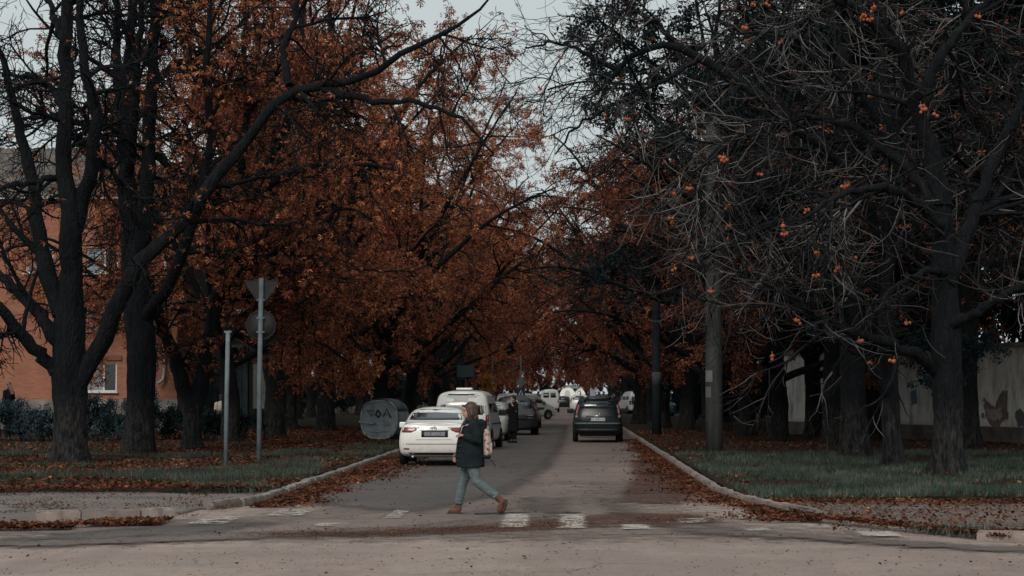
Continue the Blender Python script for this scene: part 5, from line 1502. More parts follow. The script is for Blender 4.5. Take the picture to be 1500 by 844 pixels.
def head(mb, c, s=1.0):
    """skull, jaw, nose, ears, brow; faces +x"""
    cx, cy, cz = c
    mb.ball((cx - .012 * s, cy, cz + .035 * s), (.094 * s, .074 * s, .098 * s), 18, 14)
    mb.ball((cx + .022 * s, cy, cz - .035 * s), (.066 * s, .058 * s, .075 * s), 16, 12)
    mb.ball((cx + .044 * s, cy, cz - .088 * s), (.030 * s, .034 * s, .024 * s), 10, 8)
    mb.tube([(cx + .080 * s, cy, cz + .022 * s), (cx + .096 * s, cy, cz - .006 * s), (cx + .112 * s, cy, cz - .026 * s), (cx + .088 * s, cy, cz - .036 * s)], [.010 * s, .013 * s, .016 * s, .012 * s], 8)
    mb.tube([(cx + .072 * s, cy - .03 * s, cz - .060 * s), (cx + .088 * s, cy, cz - .060 * s), (cx + .072 * s, cy + .03 * s, cz - .060 * s)], .011 * s, 8)
    mb.tube([(cx + .062 * s, cy - .05 * s, cz + .030 * s), (cx + .086 * s, cy, cz + .034 * s), (cx + .062 * s, cy + .05 * s, cz + .030 * s)], .014 * s, 8)
    for q in (-1, 1): mb.ball((cx - .01 * s, cy + q * .074 * s, cz - .005 * s), (.020 * s, .010 * s, .032 * s), 8, 6)
def face_bits(root, c, s=1.0):
    cx, cy, cz = c
    for q in (-1, 1):
        MB().ball((cx + .074 * s, cy + q * .033 * s, cz + .010 * s), (.010 * s, .015 * s, .008 * s), 8, 6).build('eye', plain('eye_dark', (0.03, 0.022, 0.02), 0.3), root)
    MB().tube([(cx + .083 * s, cy - .022 * s, cz - .061 * s), (cx + .098 * s, cy, cz - .060 * s), (cx + .083 * s, cy + .022 * s, cz - .061 * s)], [.004 * s, .007 * s, .004 * s], 6).build('mouth', plain('lips', (0.28, 0.10, 0.085), 0.5), root)
def hand(mb, wrist, fwdv, upv, curl=1.2, s=1.0):
    """palm with four unequal bent fingers and a thumb leaving the side"""
    f = Vector(fwdv).normalized(); u = Vector(upv); u = (u - f * u.dot(f)).normalized(); w = f.cross(u)
    W = Vector(wrist)
    mb.tube([W, W + f * .04 * s, W + f * .085 * s], [(.026 * s, .020 * s), (.040 * s, .019 * s), (.038 * s, .016 * s)], 10)
    for k, (ln, off) in enumerate(((.066, -.028), (.076, -.010), (.072, .009), (.056, .026))):
        p = W + f * .082 * s + w * off * s; d = f.copy(); pts = [p - f * .02 * s]
        for sgm in range(4):
            pts.append(p.copy()); d = (d * math.cos(curl / 3) - u * math.sin(curl / 3)).normalized(); p = p + d * ln * s / 3.2
        mb.tube(pts, [.0095 * s, .0095 * s, .009 * s, .0085 * s, .007 * s], 7)
    p = W + f * .025 * s - w * .034 * s
    mb.tube([p, p + (f * .03 - w * .026 - u * .012) * s, p + (f * .062 - w * .020 - u * .032) * s], [.013 * s, .011 * s, .009 * s], 7)

# ---- the woman crossing; built facing +x, then turned to walk left
wx_, wy_ = (690 - VX) / FP * 30.8, 30.8
wm = empty('person', (wx_, wy_, 0.012), math.pi)
tag(wm, 'woman in dark parka and pale jeans walking left across the zebra crossing', 'person')
HC = (.03, .0, 1.535)
body = MB()
head(body, HC, .98)
body.tube([(-.03, 0, 1.30), (-.015, 0, 1.38), (-.005, 0, 1.46)], [.062, .052, .050], 12)
body.tube([(-.02, 0, .84), (-.03, 0, 1.0), (-.04, 0, 1.2), (-.035, 0, 1.34)], [(.13, .10), (.12, .095), (.14, .10), (.10, .07)], 14)
LF, LN = -.095, .095     # far leg, near leg (her left is towards the viewer)
far_leg = [(.0, LF, .86), (.075, LF, .62), (.135, LF, .45), (.175, LF, .25), (.195, LF, .10)]
near_leg = [(-.01, LN, .86), (-.045, LN, .66), (-.085, LN, .50), (-.24, LN, .375), (-.375, LN, .275), (-.41, LN, .235)]
body.tube(far_leg, [.088, .072, .056, .050, .036], 12); body.tube(near_leg, [.088, .072, .056, .052, .038, .036], 12)
body.tube([(.195, LF, .10), (.20, LF, .045), (.30, LF, .035)], [.036, .042, .03], 10); body.tube([(-.41, LN, .235), (-.45, LN, .20), (-.43, LN, .05)], [.036, .04, .03], 10)
sh_n, el_n, wr_n = (-.04, .185, 1.335), (-.115, .235, 1.10), (.105, .15, 1.175)
sh_f, el_f, wr_f = (-.02, -.185, 1.335), (.04, -.23, 1.07), (.20, -.17, .88)
for a, b, c in ((sh_n, el_n, wr_n), (sh_f, el_f, wr_f)): body.tube([a, b, c], [.05, .042, .028], 10)
hand(body, wr_n, (.9, -.25, .2), (.1, .2, 1), 1.9, .95)
hand(body, wr_f, (.5, .1, -.8), (.3, -.9, 0), 1.0, .95)
fused(body, 'body', .0085, 2, M_SKIN, wm)
face_bits(wm, HC, .98)
jn = MB()
jn.tube(far_leg[:4] + [(.19, LF, .165)], [.112, .092, .078, .067, .058], 14); jn.tube(near_leg[:5], [.112, .094, .080, .070, .062], 14)
jn.tube([(-.01, 0, .94), (-.01, 0, .80)], [(.165, .125), (.16, .13)], 14)
for (c, r_) in (((-.085, LN, .51), .084), ((-.20, LN, .40), .077), ((.14, LF, .44), .080), ((.165, LF, .32), .074), ((.185, LF, .20), .070), ((-.33, LN, .305), .072)): jn.ball(c, (r_, r_, r_ * .35), 12, 8)
fused(jn, 'jeans', .0095, 2, M_JEANS, wm)
cf = MB(); cf.tube([(.186, LF, .185), (.192, LF, .145)], [.066, .064], 14); cf.build('trouser_cuff', M_JEANS, wm)
cf = MB(); cf.tube([(-.36, LN, .285), (-.385, LN, .262)], [.066, .064], 14); cf.build('trouser_cuff', M_JEANS, wm)
for nm, pts in (('sock', [(.194, LF, .16), (.197, LF, .10)]), ('sock', [(-.375, LN, .275), (-.415, LN, .235)])):
    MB().tube(pts, .041, 10).build(nm, M_SKIN if pts[0][0] < 0 else M_SOCK, wm)
bt = MB(); bt.tube([(.155, LF, .05), (.19, LF, .055), (.25, LF, .05), (.31, LF, .038), (.345, LF, .03)], [(.040, .045), (.045, .055), (.045, .048), (.044, .034), (.028, .022)], 12); bt.tube([(.196, LF, .135), (.19, LF, .05)], [.052, .052], 12)
b1 = fused(bt, 'boot', .008, 2, M_BOOT, wm)
MB().bbox((.245, LF, .008), (.235, .092, .022), .008).build('sole', M_SOLE, b1)
bt = MB(); bt.tube([(-.475, LN, .235), (-.465, LN, .19), (-.45, LN, .13), (-.43, LN, .07), (-.415, LN, .03)], [(.040, .042), (.045, .052), (.045, .048), (.044, .034), (.028, .022)], 12); bt.tube([(-.395, LN, .255), (-.46, LN, .20)], [.052, .052], 12)
b2 = fused(bt, 'boot', .008, 2, M_BOOT, wm)
so = MB(); so.tube([(-.515, LN, .225), (-.505, LN, .15), (-.475, LN, .07), (-.435, LN, .012)], [(.042, .012), (.046, .012), (.046, .012), (.03, .01)], 10); so.build('sole', M_SOLE, b2)
jk = MB()
jk.tube([(.0, 0, .70), (.0, 0, .78), (-.01, 0, .95), (-.025, 0, 1.10), (-.035, 0, 1.24), (-.03, 0, 1.34), (-.02, 0, 1.40)], [(.205, .235), (.205, .23), (.195, .205), (.19, .19), (.20, .185), (.165, .15), (.09, .09)], 20)
for a, b, c, q in ((sh_n, el_n, wr_n, 1), (sh_f, el_f, wr_f, -1)):
    A_, B_, C_ = Vector(a), Vector(b), Vector(c)
    jk.tube([A_ + Vector((0, -q * .05, .02)), A_, A_.lerp(B_, .5), B_, B_.lerp(C_, .5), B_.lerp(C_, .96)], [.07, .082, .078, .076, .066, .056], 12)
    jk.ball(A_.lerp(B_, .62), (.088, .088, .03), 12, 6); jk.ball(B_.lerp(C_, .35), (.05, .082, .078), 10, 8); jk.ball(A_.lerp(B_, .32), (.086, .086, .028), 12, 6)
for k in range(6): jk.ball((.01 + .012 * (k % 2), 0, .78 + .075 * k), (.21 - .004 * k, .232 - .010 * k, .018), 16, 6)
jk.tube([(.19, -.10, .70), (.215, -.08, .85), (.19, -.06, 1.05), (.14, -.03, 1.28)], [(.03, .06), (.03, .06), (.03, .05), (.03, .04)], 8)
jk.ball((-.145, .0, 1.355), (.085, .135, .068), 16, 12); jk.ball((-.185, .01, 1.30), (.06, .10, .075), 14, 10)
fused(jk, 'parka', .011, 2, M_JACK, wm)
sc_ = MB(); sc_.tube([(.055 * math.cos(t) + -.015 + .02, .078 * math.sin(t), 1.405 + .012 * math.sin(2 * t)) for t in [i * math.pi / 8 for i in range(17)]], .036, 8, cap=False)
sc_.tube([(.09, .0, 1.385), (.145, .02, 1.28), (.17, .03, 1.12)], [(.05, .02), (.055, .02), (.05, .018)], 8)
fused(sc_, 'scarf', .010, 2, M_SCARF, wm)
hr = MB()
hr.ball((HC[0] - .030, 0, HC[2] + .050), (.100, .090, .102), 18, 14)
hr.ball((HC[0] - .062, 0, HC[2] - .03), (.078, .098, .12), 16, 12)
hr.ball((HC[0] - .085, 0, HC[2] - .10), (.062, .092, .07), 14, 10)
for q in (-1, 1):
    hr.tube([(HC[0] + .035, q * .070, HC[2] + .085), (HC[0] + .008, q * .086, HC[2] + .02), (HC[0] - .012, q * .090, HC[2] - .07), (HC[0] - .025, q * .085, HC[2] - .14)], [.020, .026, .028, .012], 8)
    hr.tube([(HC[0] - .04, q * .08, HC[2] + .03), (HC[0] - .05, q * .105, HC[2] - .05), (HC[0] - .045, q * .10, HC[2] - .145)], [.035, .036, .012], 8)
hr.tube([(HC[0] + .075, -.05, HC[2] + .082), (HC[0] + .092, 0, HC[2] + .085), (HC[0] + .075, .05, HC[2] + .082)], [.014, .02, .014], 8)
fused(hr, 'hair', .008, 1, M_HAIR, wm)
# backpack worn on her back: a thing of its own
bp = empty('backpack', (wx_ + .235, wy_, 0.92)); tag(bp, 'cream flowered backpack on the back of the crossing woman', 'backpack')
pk = MB(); pk.tube([(.0, 0, -.06), (.005, 0, .0), (.005, 0, .17), (-.01, 0, .30), (-.03, 0, .385)], [(.05, .10), (.066, .14), (.068, .14), (.06, .125), (.025, .08)], 16)
fused(pk, 'bag', .010, 2, M_FLOWER, bp)
MB().bbox((.0, 0, -.05), (.13, .25, .07), .03).build('base', M_JACK, bp)
MB().bbox((.068, 0, .08), (.03, .18, .16), .012).build('front_pocket', M_FLOWER, bp)
MB().tube([(-.08, -.12, .30), (-.17, -.12, .44), (-.24, -.125, .44), (-.36, -.13, .40), (-.385, -.14, .30)], [(.02, .008)] * 5, 8).build('strap', M_FLOWER, bp)
MB().tube([(.05, -.10, -.07), (.10, -.11, -.14), (.14, -.11, -.20)], [(.012, .005)] * 3, 6).build('loose_strap', M_JACK, bp)

# ---- figure in a long dark coat beside the parked cars
M_COAT = cloth('black_coat', (0.009, 0.010, 0.013), 0.4, 8, 0.8)
pm = empty('person', ((752 - VX) / FP * 74.8, 74.8, 0.012), R(215)); tag(pm, 'person in a long black coat standing beside the parked cars, hand at the face', 'person')
H2 = (.02, 0, 1.60); body = MB(); head(body, H2, 1.02)
body.tube([(-.02, 0, 1.40), (-.01, 0, 1.52)], [.06, .055], 10); body.tube([(0, 0, .9), (-.01, 0, 1.15), (-.01, 0, 1.40)], [(.10, .15), (.10, .15), (.075, .12)], 12)
for q in (-1, 1): body.tube([(0, q * .09, .9), (.01, q * .095, .5), (0, q * .10, .09), (.10, q * .11, .04)], [.09, .065, .045, .035], 10)
body.tube([(0, .2, 1.40), (.03, .27, 1.14), (.16, .12, 1.42)], [.055, .045, .03], 8); hand(body, (.14, .11, 1.42), (.1, -.3, 1), (1, 0, 0), 1.4)
body.tube([(0, -.2, 1.40), (-.05, -.24, 1.12), (.07, -.15, .98)], [.05, .04, .028], 8); hand(body, (.07, -.15, .98), (.5, .35, -.6), (0, 1, 0), .9, .8)
fused(body, 'body', .011, 2, M_SKIN, pm); face_bits(pm, H2, 1.02)
ct = MB(); ct.tube([(0, 0, .42), (0, 0, .75), (0, 0, 1.0), (-.01, 0, 1.25), (-.01, 0, 1.40), (-.01, 0, 1.48)], [(.19, .24), (.17, .22), (.155, .205), (.155, .225), (.12, .18), (.085, .09)], 18)
ct.tube([(0, .16, 1.41), (0, .2, 1.38), (.03, .275, 1.14), (.11, .17, 1.33)], [.07, .08, .07, .055], 10); ct.tube([(0, -.16, 1.41), (0, -.2, 1.38), (-.05, -.24, 1.12), (.08, -.15, .97)], [.07, .08, .075, .065], 10)
for q in (-1, 1): ct.tube([(0, q * .09, .6), (.01, q * .095, .5), (0, q * .10, .12)], [.10, .085, .065], 10)
ct.ball((-.06, 0, 1.46), (.10, .12, .06), 12, 8)
fused(ct, 'coat', .012, 2, M_COAT, pm)
for q in (-1, 1): MB().bbox((.06, q * .105, .05), (.28, .10, .10), .035).build('shoe', M_BLACKP, pm)
hr = MB(); hr.ball((H2[0] - .025, 0, H2[2] + .05), (.105, .09, .10), 14, 10); hr.ball((H2[0] - .06, 0, H2[2] - .01), (.07, .085, .09), 12, 8); fused(hr, 'hair', .010, 1, plain('dark_hair', (0.02, 0.012, 0.01), 0.6), pm)

# ---- two figures by the hedge, seen from behind
def back_figure(px, Y, top_py, label, hairm, coatm, rz, longhair):
    x, zt = xz(px, top_py, Y); H = 1.66
    g = empty('person', (x, Y, zt - H), rz); tag(g, label, 'person')
    hc = (.02, 0, H - .14); b = MB(); head(b, hc, .96)
    b.tube([(-.02, 0, 1.28), (-.01, 0, 1.42)], [.06, .05], 10); b.tube([(0, 0, .85), (-.01, 0, 1.1), (-.01, 0, 1.32)], [(.10, .14), (.10, .14), (.075, .12)], 12)
    for q in (-1, 1):
        b.tube([(0, q * .09, .86), (.02 * q, q * .09, .46), (-.02 * q, q * .09, .07), (.08 - .02 * q, q * .1, .035)], [.09, .06, .042, .034], 10)
        b.tube([(0, q * .19, 1.32), (-.02, q * .23, 1.06), (.08, q * .22, .84)], [.05, .042, .028], 8); hand(b, (.08, q * .22, .84), (.3, 0, -1), (0, 1, 0), .9, .95)
    fused(b, 'body', .012, 2, M_SKIN, g); face_bits(g, hc, .96)
    c = MB(); c.tube([(0, 0, .74), (0, 0, .95), (-.01, 0, 1.18), (-.01, 0, 1.32), (-.01, 0, 1.40)], [(.15, .20), (.145, .19), (.145, .205), (.11, .17), (.08, .09)], 16)
    for q in (-1, 1): c.tube([(0, q * .15, 1.33), (0, q * .19, 1.30), (-.02, q * .235, 1.06), (.06, q * .225, .88)], [.06, .075, .066, .055], 10)
    fused(c, 'jacket', .012, 2, coatm, g)
    t = MB()
    for q in (-1, 1): t.tube([(0, q * .09, .86), (.02 * q, q * .09, .46), (-.02 * q, q * .09, .10)], [.105, .08, .06], 10)
    fused(t, 'trousers', .012, 2, M_COAT, g)
    h = MB(); h.ball((hc[0] - .025, 0, hc[2] + .045), (.105, .092, .10), 14, 10); h.ball((hc[0] - .06, 0, hc[2] - .04), (.07, .092, .11), 12, 8)
    if longhair: h.tube([(hc[0] - .07, 0, hc[2]), (hc[0] - .11, 0, hc[2] - .16), (hc[0] - .13, 0, hc[2] - .34)], [(.11, .06), (.15, .06), (.17, .035)], 12)
    fused(h, 'hair', .010, 1, hairm, g)
back_figure(8, 74.5, 559, 'person with long brown hair passing behind the hedge at the left edge', plain('light_brown_hair', (0.13, 0.065, 0.045), 0.6, vary=.4, scale=20), M_COAT, R(150), True)
back_figure(323, 76, 577, 'person in a cream jacket behind the bare post', plain('dark_hair', (0.02, 0.012, 0.01), 0.6), plain('cream_jacket', (0.52, 0.44, 0.36), 0.85, vary=.25, scale=9), R(120), False)
# ================================================================ HEDGE, UNDERGROWTH, GRASS, FALLEN LEAVES
M_HEDGE = leaf_mat('blue_green_hedge_leaf', [(0.1, (0.008, 0.016, 0.020)), (0.45, (0.028, 0.048, 0.056)), (0.8, (0.065, 0.095, 0.106)), (1.0, (0.12, 0.155, 0.16))], 0.15, 1.2)
def shrub_mesh(rng, dims, n, size, nst=22):
    """leaves through the whole volume, bushier on top, plus stems"""
    w, d, h = dims
    P0 = np.stack([rng.uniform(-w * .45, w * .45, nst), rng.uniform(-d * .3, d * .3, nst), np.zeros(nst)], 1)
    D = norm(np.stack([rng.normal(0, .25, nst), rng.normal(0, .25, nst), np.ones(nst)], 1))
    P = grow(rng, P0, D, rng.uniform(.7, 1.02, nst) * h, 8, .13, 0, 0)
    Rr = np.linspace(.018, .006, 9)[None].repeat(nst, 0)
    B2, R2 = sprout(rng, P, Rr, nst * 9, .15, 1, .25, .65, 55, .7, 5, .2, 0, .05, .004)
    stems = merge([tubes(P, Rr, 4), tubes(B2, R2, 3)])
    pos = along(rng, B2, n, .1, 1, .07)
    pos[:, 2] = np.maximum(pos[:, 2], .05)
    return stems, scatter_leaves(rng, pos, rng.uniform(size[0], size[1], n), PALM3)
def shrub(name, x, y, dims, n, size, mat, label, cat, group, seed, z=.12):
    rng = np.random.default_rng(seed)
    s = empty(name, (x, y, z)); tag(s, label, cat, group)
    (sv, sf), (lv, lf) = shrub_mesh(rng, dims, n, size)
    o = link('stems', np_mesh('stems', sv, sf, True), M_TWIG, s); o['kind'] = 'stuff'
    o = link('foliage', np_mesh('foliage', lv, lf), mat, s); o['kind'] = 'stuff'
    KIDS[s.name] = list(s.children)
    return s
HG = 'hedge bushes in front of the brick building'
shrub('hedge_bush', -19.6, 71.5, (3.6, 1.7, 1.5), 7000, (.07, .13), M_HEDGE, 'dark blue-green bush of the hedge at the left edge', 'bush', HG, 401)
shrub('hedge_bush', -16.6, 72.0, (3.4, 1.7, 1.8), 7000, (.07, .13), M_HEDGE, 'dark blue-green bush of the hedge between the first two trunks', 'bush', HG, 402)
shrub('hedge_bush', -13.9, 73.0, (2.4, 1.4, 1.30), 3300, (.07, .13), M_GREEN, 'low dark bush between the second trunk and the V-forked one', 'bush', HG, 403)
shrub('hedge_bush', -12.2, 76.0, (2.6, 1.3, 1.15), 3300, (.07, .13), M_GREEN, 'low dark bush behind the bare post and sign pole', 'bush', HG, 404)
shrub('hedge_bush', -21.2, 68.5, (2.8, 1.5, 1.1), 3300, (.07, .13), M_HEDGE, 'low blue-green bush in front of the hedge at the left edge', 'bush', HG, 405, .05)
# undergrowth that closes the view under the crowns
und = shrub('undergrowth_bush', -20, 116, (6.5, 3.0, 4.2), 9000, (.12, .24), M_GREEN, 'one of the tall dark bushes closing the shade under the left crowns', 'bush', 'undergrowth under the left crowns', 410)
ru = random.Random(9)
for i in range(13):
    o = copy_tree(und)
    o.location = (-26 + i * 1.25 + ru.uniform(-.5, .5), 112 + i * 9 + ru.uniform(-3, 3), .1); o.rotation_euler = (0, 0, ru.uniform(-.4, .4)); o.scale = (1, 1, ru.uniform(.8, 1.2))
for i in range(14):
    o = copy_tree(und)
    o.location = ([8.5, 12, 16, 20.5, 25, 10.5, 14.5, 18.5, 23, 28][i % 10] - (i // 10) * 1.0 + ru.uniform(-.5, .5), [100, 96, 94, 90, 84, 118, 116, 112, 106, 100][i % 10] + (i // 10) * 45, .1)
    o.rotation_euler = (0, 0, ru.uniform(-.4, .4)); o.scale = (1, 1, ru.uniform(.7, 1.15))
    tag(o, 'one of the tall dark bushes closing the shade under the right crowns', 'bush', 'undergrowth under the right crowns')
for i in range(9):
    o = copy_tree(und)
    o.location = (-34 + i * 8.5, 520 + ru.uniform(-4, 4), .0); o.rotation_euler = (0, 0, ru.uniform(-.3, .3)); o.scale = (1.6, 1.6, 2.2)
    tag(o, 'one of the dark bushes closing the avenue behind the chapel', 'bush', 'bushes behind the chapel')
for i, (bx_, by_) in enumerate(((18.5, 77), (21.5, 73), (24.5, 68), (28, 70), (14.5, 84), (11.5, 90))):
    o = copy_tree(und)
    o.location = (bx_, by_, .1); o.rotation_euler = (0, 0, ru.uniform(-.4, .4)); o.scale = (1.1, 1.1, 2.0)
    tag(o, 'one of the tall dark bushes looking over the plastered wall', 'bush', 'bushes behind the plastered wall')
# low hanging green sprays in front of the plastered wall
rng = np.random.default_rng(55)
sp2 = empty('elm_sapling', (9.0, 49.5, .12)); tag(sp2, 'thin dark-leaved young tree between the gnarled trunk and the pale-footed one', 'sapling')
S = np.stack([smooth_line([(0, 0, 0), (a * .3, b * .3, 1.6), (a, b, 2.9), (a * 1.8, b * 1.6, 3.0)], 12) for a, b in ((-.5, -.2), (.4, .3), (.1, -.5), (.7, -.3), (-.2, .4))])
Rr = np.linspace(.03, .008, 12)[None].repeat(5, 0)
V, F = tubes(S, Rr, 5); link('stem', np_mesh('stem', V, F, True), M_TWIG, sp2)
Bq, Rq = sprout(rng, S, Rr, 60, .5, 1, .5, 1.3, 50, .7, 7, .12, -.12, -.05, .005)
V, F = tubes(Bq, Rq, 3); o = link('twigs', np_mesh('twigs', V, F, True), M_TWIG, sp2); o['kind'] = 'stuff'
V, F = scatter_leaves(rng, along(rng, Bq, 1500, .15, 1, .06), rng.uniform(.08, .15, 1500), PALM3); o = link('foliage', np_mesh('foliage', V, F), M_GREEN, sp2); o['kind'] = 'stuff'

# ---- grass
M_GRASS = leaf_mat('verge_grass', [(0.1, (0.012, 0.022, 0.018)), (0.45, (0.048, 0.070, 0.055)), (0.80, (0.112, 0.134, 0.106)), (1.0, (0.26, 0.25, 0.19))], 0.25, 0.6)
def val_noise(x, y, s, seed):
    r = np.random.default_rng(seed); G = r.random((64, 64))
    u, v = x / s, y / s; i, j = np.floor(u).astype(int), np.floor(v).astype(int); fu, fv = u - i, v - j
    fu, fv = fu * fu * (3 - 2 * fu), fv * fv * (3 - 2 * fv)
    g = lambda a, b: G[a % 64, b % 64]
    return g(i, j) * (1 - fu) * (1 - fv) + g(i + 1, j) * fu * (1 - fv) + g(i, j + 1) * (1 - fu) * fv + g(i + 1, j + 1) * fu * fv
def zl(x, y, side):
    return 0.115 + 0.03 * (np.sin(x * 0.9 + y * 0.37 + side) + np.sin(x * 0.31 - y * 0.53 + 2 * side)) / 2.4
rg = np.random.default_rng(21)
def blades(name, x, y, z, hmin, hmax, label):
    N = len(x); a = rg.uniform(0, 6.28, N); h = rg.uniform(hmin, hmax, N); w = rg.uniform(.006, .012, N); l = rg.normal(0, .045, (N, 2))
    b0 = np.stack([x - np.cos(a) * w, y - np.sin(a) * w, z - .02], 1); b1 = np.stack([x + np.cos(a) * w, y + np.sin(a) * w, z - .02], 1)
    t = np.stack([x + l[:, 0], y + l[:, 1], z + h], 1)
    V = np.stack([b0, b1, t], 1).reshape(-1, 3); F = np.arange(N * 3).reshape(-1, 3)
    o = link(name, np_mesh(name, V, F), M_GRASS); tag(o, label, 'grass', kind='stuff'); return o
x = rg.uniform(2.95, 17, 180000); y = 34.2 + 34 * rg.random(180000) ** 1.25
keep = (x > np.array([kerb_right_x(v) for v in y]) + .12) & (val_noise(x, y, 1.1, 1) * .6 + val_noise(x, y, .35, 2) * .4 > .41 + np.clip((y - 56) / 14, 0, .5) + np.clip((x - 10) / 40, 0, .3))
x, y = x[keep], y[keep]
tf = .5 + 1.1 * val_noise(x, y, .5, 8)
blades('grass', x, y, zl(x, y, 2), .05, .15, 'short grass on the right verge under the chestnuts')
x = rg.uniform(-20, -5.3, 200000); y = rg.uniform(36.6, 72, 200000)
nz = val_noise(x, y, 1.3, 3) * .6 + val_noise(x, y, .4, 4) * .4
band = np.exp(-((y - 41.5) / 2.2) ** 2) * .30 + np.exp(-((y - 57 - .4 * (x + 8)) / 5) ** 2) * .16 + np.exp(-((x + 6) / 1.6) ** 2) * .12
keep = nz > .79 - band
x, y = x[keep], y[keep]
blades('grass', x, y, zl(x, y, 1), .05, .18, 'grass tufts among fallen leaves on the left verge')
# weeds at the foot of posts and kerb ends
wx2 = np.concatenate([rg.normal(cx, .25, 130) for cx in (-7.9, -7.55, -5.6, -6.3, 5.0, -7.2)]); wy2 = np.concatenate([rg.normal(cy, .3, 130) for cy in (47.3, 50.6, 36.6, 37.2, 26.3, 38.4)])
blades('weeds', wx2, wy2, np.full(len(wx2), .06), .06, .18, 'taller weeds around the posts and kerb ends')

# ---- fallen leaves
M_LITTER = leaf_mat('fallen_leaf', [(0.05, (0.030, 0.014, 0.010)), (0.40, (0.070, 0.029, 0.020)), (0.70, (0.150, 0.058, 0.034)), (0.90, (0.27, 0.110, 0.055)), (1.0, (0.42, 0.23, 0.13))], 0.1, 0.8)
LT = (np.array([(0, 0, 0), (.5, .34, .10), (1, 0, .03), (.5, -.34, .14)]) - np.array([.5, 0, .05]), np.array([(0, 1, 2, 3)]))
def litter(name, x, y, z, s0, s1, label, tilt=.35):
    N = len(x); pos = np.stack([x, y, z + rg.random(N) * .03 + .015], 1)
    V, F = scatter_leaves(rg, pos, rg.uniform(s0, s1, N) * .76, LT, tilt)
    o = link(name, np_mesh(name, V, F), M_LITTER); tag(o, label, 'leaves', kind='stuff')
n_ = 68000
x = -5.35 - 17 * rg.random(n_) ** 1.1; y = 36.4 + 66 * rg.random(n_) ** 1.4
nz = val_noise(x, y, 1.6, 5) * .6 + val_noise(x, y, .5, 6) * .4
k_ = nz > .30 + np.exp(-((y - 41.0) / 1.5) ** 2) * .17 - np.exp(-((y - 37) / 1.2) ** 2) * .3
litter('fallen_leaves', x[k_], y[k_], zl(x[k_], y[k_], 1), .07, .17, 'carpet of rusty fallen leaves on the left verge')
n_ = 26000
x = 2.95 + 16 * rg.random(n_) ** 1.2; y = 34 + 60 * rg.random(n_)
dens = .28 + np.exp(-((y - 34.4) / .55) ** 2) * .9 + np.exp(-((x - 2.95) / .5) ** 2) * .8 * (y > 38) + np.clip((y - 60) / 10, 0, .8)
k_ = rg.random(n_) < dens * (.4 + val_noise(x, y, .9, 7))
k_ &= x > np.array([kerb_right_x(v) for v in y]) + .1
litter('fallen_leaves', x[k_], y[k_], zl(x[k_], y[k_], 2), .06, .15, 'rusty fallen leaves scattered over the right verge')
# gutters along the kerbs
n_ = 9000
y = 32.5 + 26 * rg.random(n_) ** 1.2; x = np.array([kerb_left_x(v) for v in y]) + .12 + np.abs(rg.normal(0, .42, n_)) * (val_noise(y * 0, y, 2.0, 9) * 1.1 + .35)
litter('fallen_leaves', x, y, np.full(n_, .012), .05, .14, 'leaves drifted into the gutter along the left kerb')
n_ = 11000
y = 29.0 + 50 * rg.random(n_) ** 1.3; x = np.array([kerb_right_x(max(v, 29.8)) for v in y]) - .1 - np.abs(rg.normal(0, .36, n_)) * (val_noise(y * 0, y, 2.0, 10) * 1.1 + .4)
litter('fallen_leaves', x, y, np.full(n_, .012), .05, .13, 'leaves drifted into the gutter along the right kerb')
# beside the sunken kerb pieces and on the path
n_ = 5200
x = -5.6 - 6 * rg.random(n_) ** 1.3; y = 26.9 + .27 * (x + 7.2) * (x > -7.2) * 1.0 + np.abs(rg.normal(0, .5, n_)); y = np.where(x > -6.6, y + .6, y)
litter('fallen_leaves', x, y, np.full(n_, .03), .05, .14, 'heap of leaves around the sunken kerb on the left')
n_ = 12000
x = 3.3 + 8 * rg.random(n_); t = rg.random(n_); y0 = 25.3 + np.clip(5.2 - x, 0, 1.9) * 2.1
y = np.where(t < .55, y0 + np.abs(rg.normal(0, .5, n_)), np.where(t < .8, 33.9 - np.abs(rg.normal(0, .6, n_)), rg.uniform(26.5, 33.5, n_)))
litter('fallen_leaves', x, y, np.full(n_, .06), .05, .13, 'leaves lying on the beaten path at the right corner')
n_ = 1500
x = rg.uniform(-9, 6.5, n_); y = 20 + 40 * rg.random(n_) ** 1.2; k_ = (x > -4.6) & (x < 2.6) | (y < 26)
k_ &= val_noise(x, y, 1.5, 12) > .42
litter('fallen_leaves', x[k_], y[k_], np.full(k_.sum(), .006), .03, .10, 'single leaves and crumbs strewn over the road', .2)
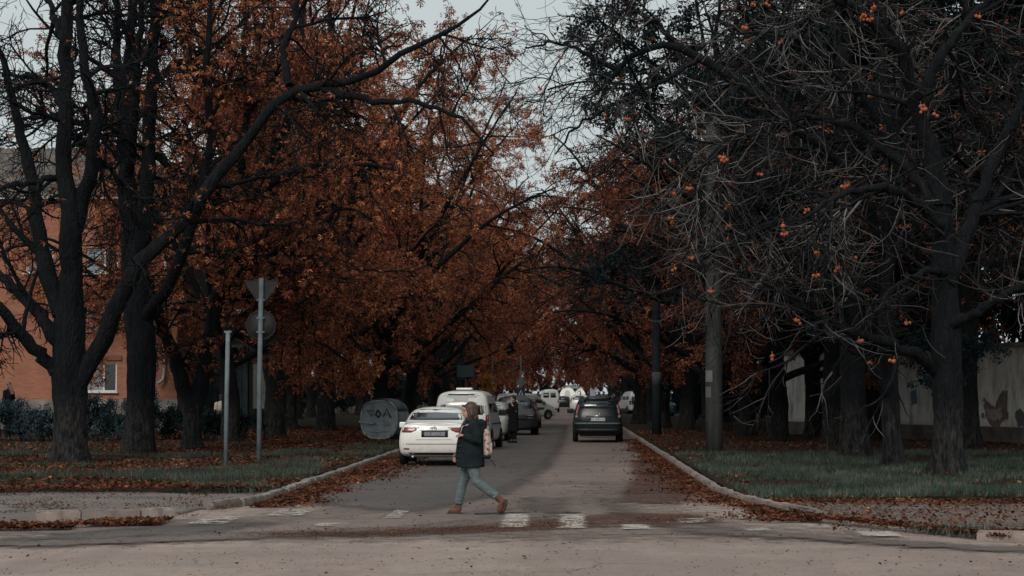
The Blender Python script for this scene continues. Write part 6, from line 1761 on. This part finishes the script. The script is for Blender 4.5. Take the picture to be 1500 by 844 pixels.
# ground-up crumbs of leaf and grit on the asphalt and the broken pavement
n_ = 9000
t = rg.random(n_); cxs = -4.0 + 6.2 * t; cys = 25.9 + 4.6 * np.clip(t, 0, 1) ** 1.4
x = np.concatenate([cxs + rg.normal(0, .3, n_), rg.uniform(-9, 8, 5000), 1.9 + rg.normal(0, .35, 2500)]); y = np.concatenate([cys + rg.normal(0, .55, n_), rg.uniform(20, 27, 5000), rg.uniform(32, 58, 2500)])
k_ = val_noise(x, y, .8, 31) + val_noise(x, y, .25, 32) > .95
litter('leaf_crumbs', x[k_], y[k_], np.full(k_.sum(), .004), .012, .04, 'ground-up leaf crumbs tracked over the crossing', .2)
n_ = 9000
x = -5.2 - 12 * rg.random(n_) ** 1.2; y = rg.uniform(29.3, 36.8, n_); k_ = (val_noise(x, y, .9, 33) + val_noise(x, y, .3, 34) > 1.0) | (y > 36.2)
litter('leaf_crumbs', x[k_], y[k_], np.full(k_.sum(), .035), .02, .08, 'leaf crumbs on the broken pavement at the left corner', .25)
M_GRIT = plain('loose_grit', (0.085, 0.072, 0.066), 0.95, 0.1, vary=.5)
def grit(label, x, y, z, s0, s1):
    N = len(x); T = np.array([(1, 0, -.3), (-.5, .87, -.3), (-.5, -.87, -.3), (.1, .05, .7)]); TF = np.array([(0, 1, 3), (1, 2, 3), (2, 0, 3)])
    a = rg.uniform(0, 6.28, N); sc = rg.uniform(s0, s1, N)[:, None, None]
    M = np.stack([np.stack([np.cos(a), -np.sin(a), a * 0], -1), np.stack([np.sin(a), np.cos(a), a * 0], -1), np.stack([a * 0, a * 0, a * 0 + .7], -1)], -2)
    V = np.einsum('nij,vj->nvi', M, T) * sc + np.stack([x, y, z], 1)[:, None]
    o = link('grit', np_mesh('grit', V.reshape(-1, 3), (TF[None] + (np.arange(N) * 4)[:, None, None]).reshape(-1, 3)), M_GRIT); tag(o, label, 'gravel', kind='stuff')
x = -5.2 - 11 * rg.random(7000); y = rg.uniform(30.5, 36.6, 7000); k_ = val_noise(x, y, .7, 41) > .45
grit('loose grit on the broken pavement at the left corner', x[k_], y[k_], np.full(k_.sum(), .04), .012, .035)
x = 3.6 + 7 * rg.random(5000); y = rg.uniform(26.5, 33.8, 5000)
grit('loose grit on the beaten path at the right corner', x, y, np.full(5000, .055), .01, .028)
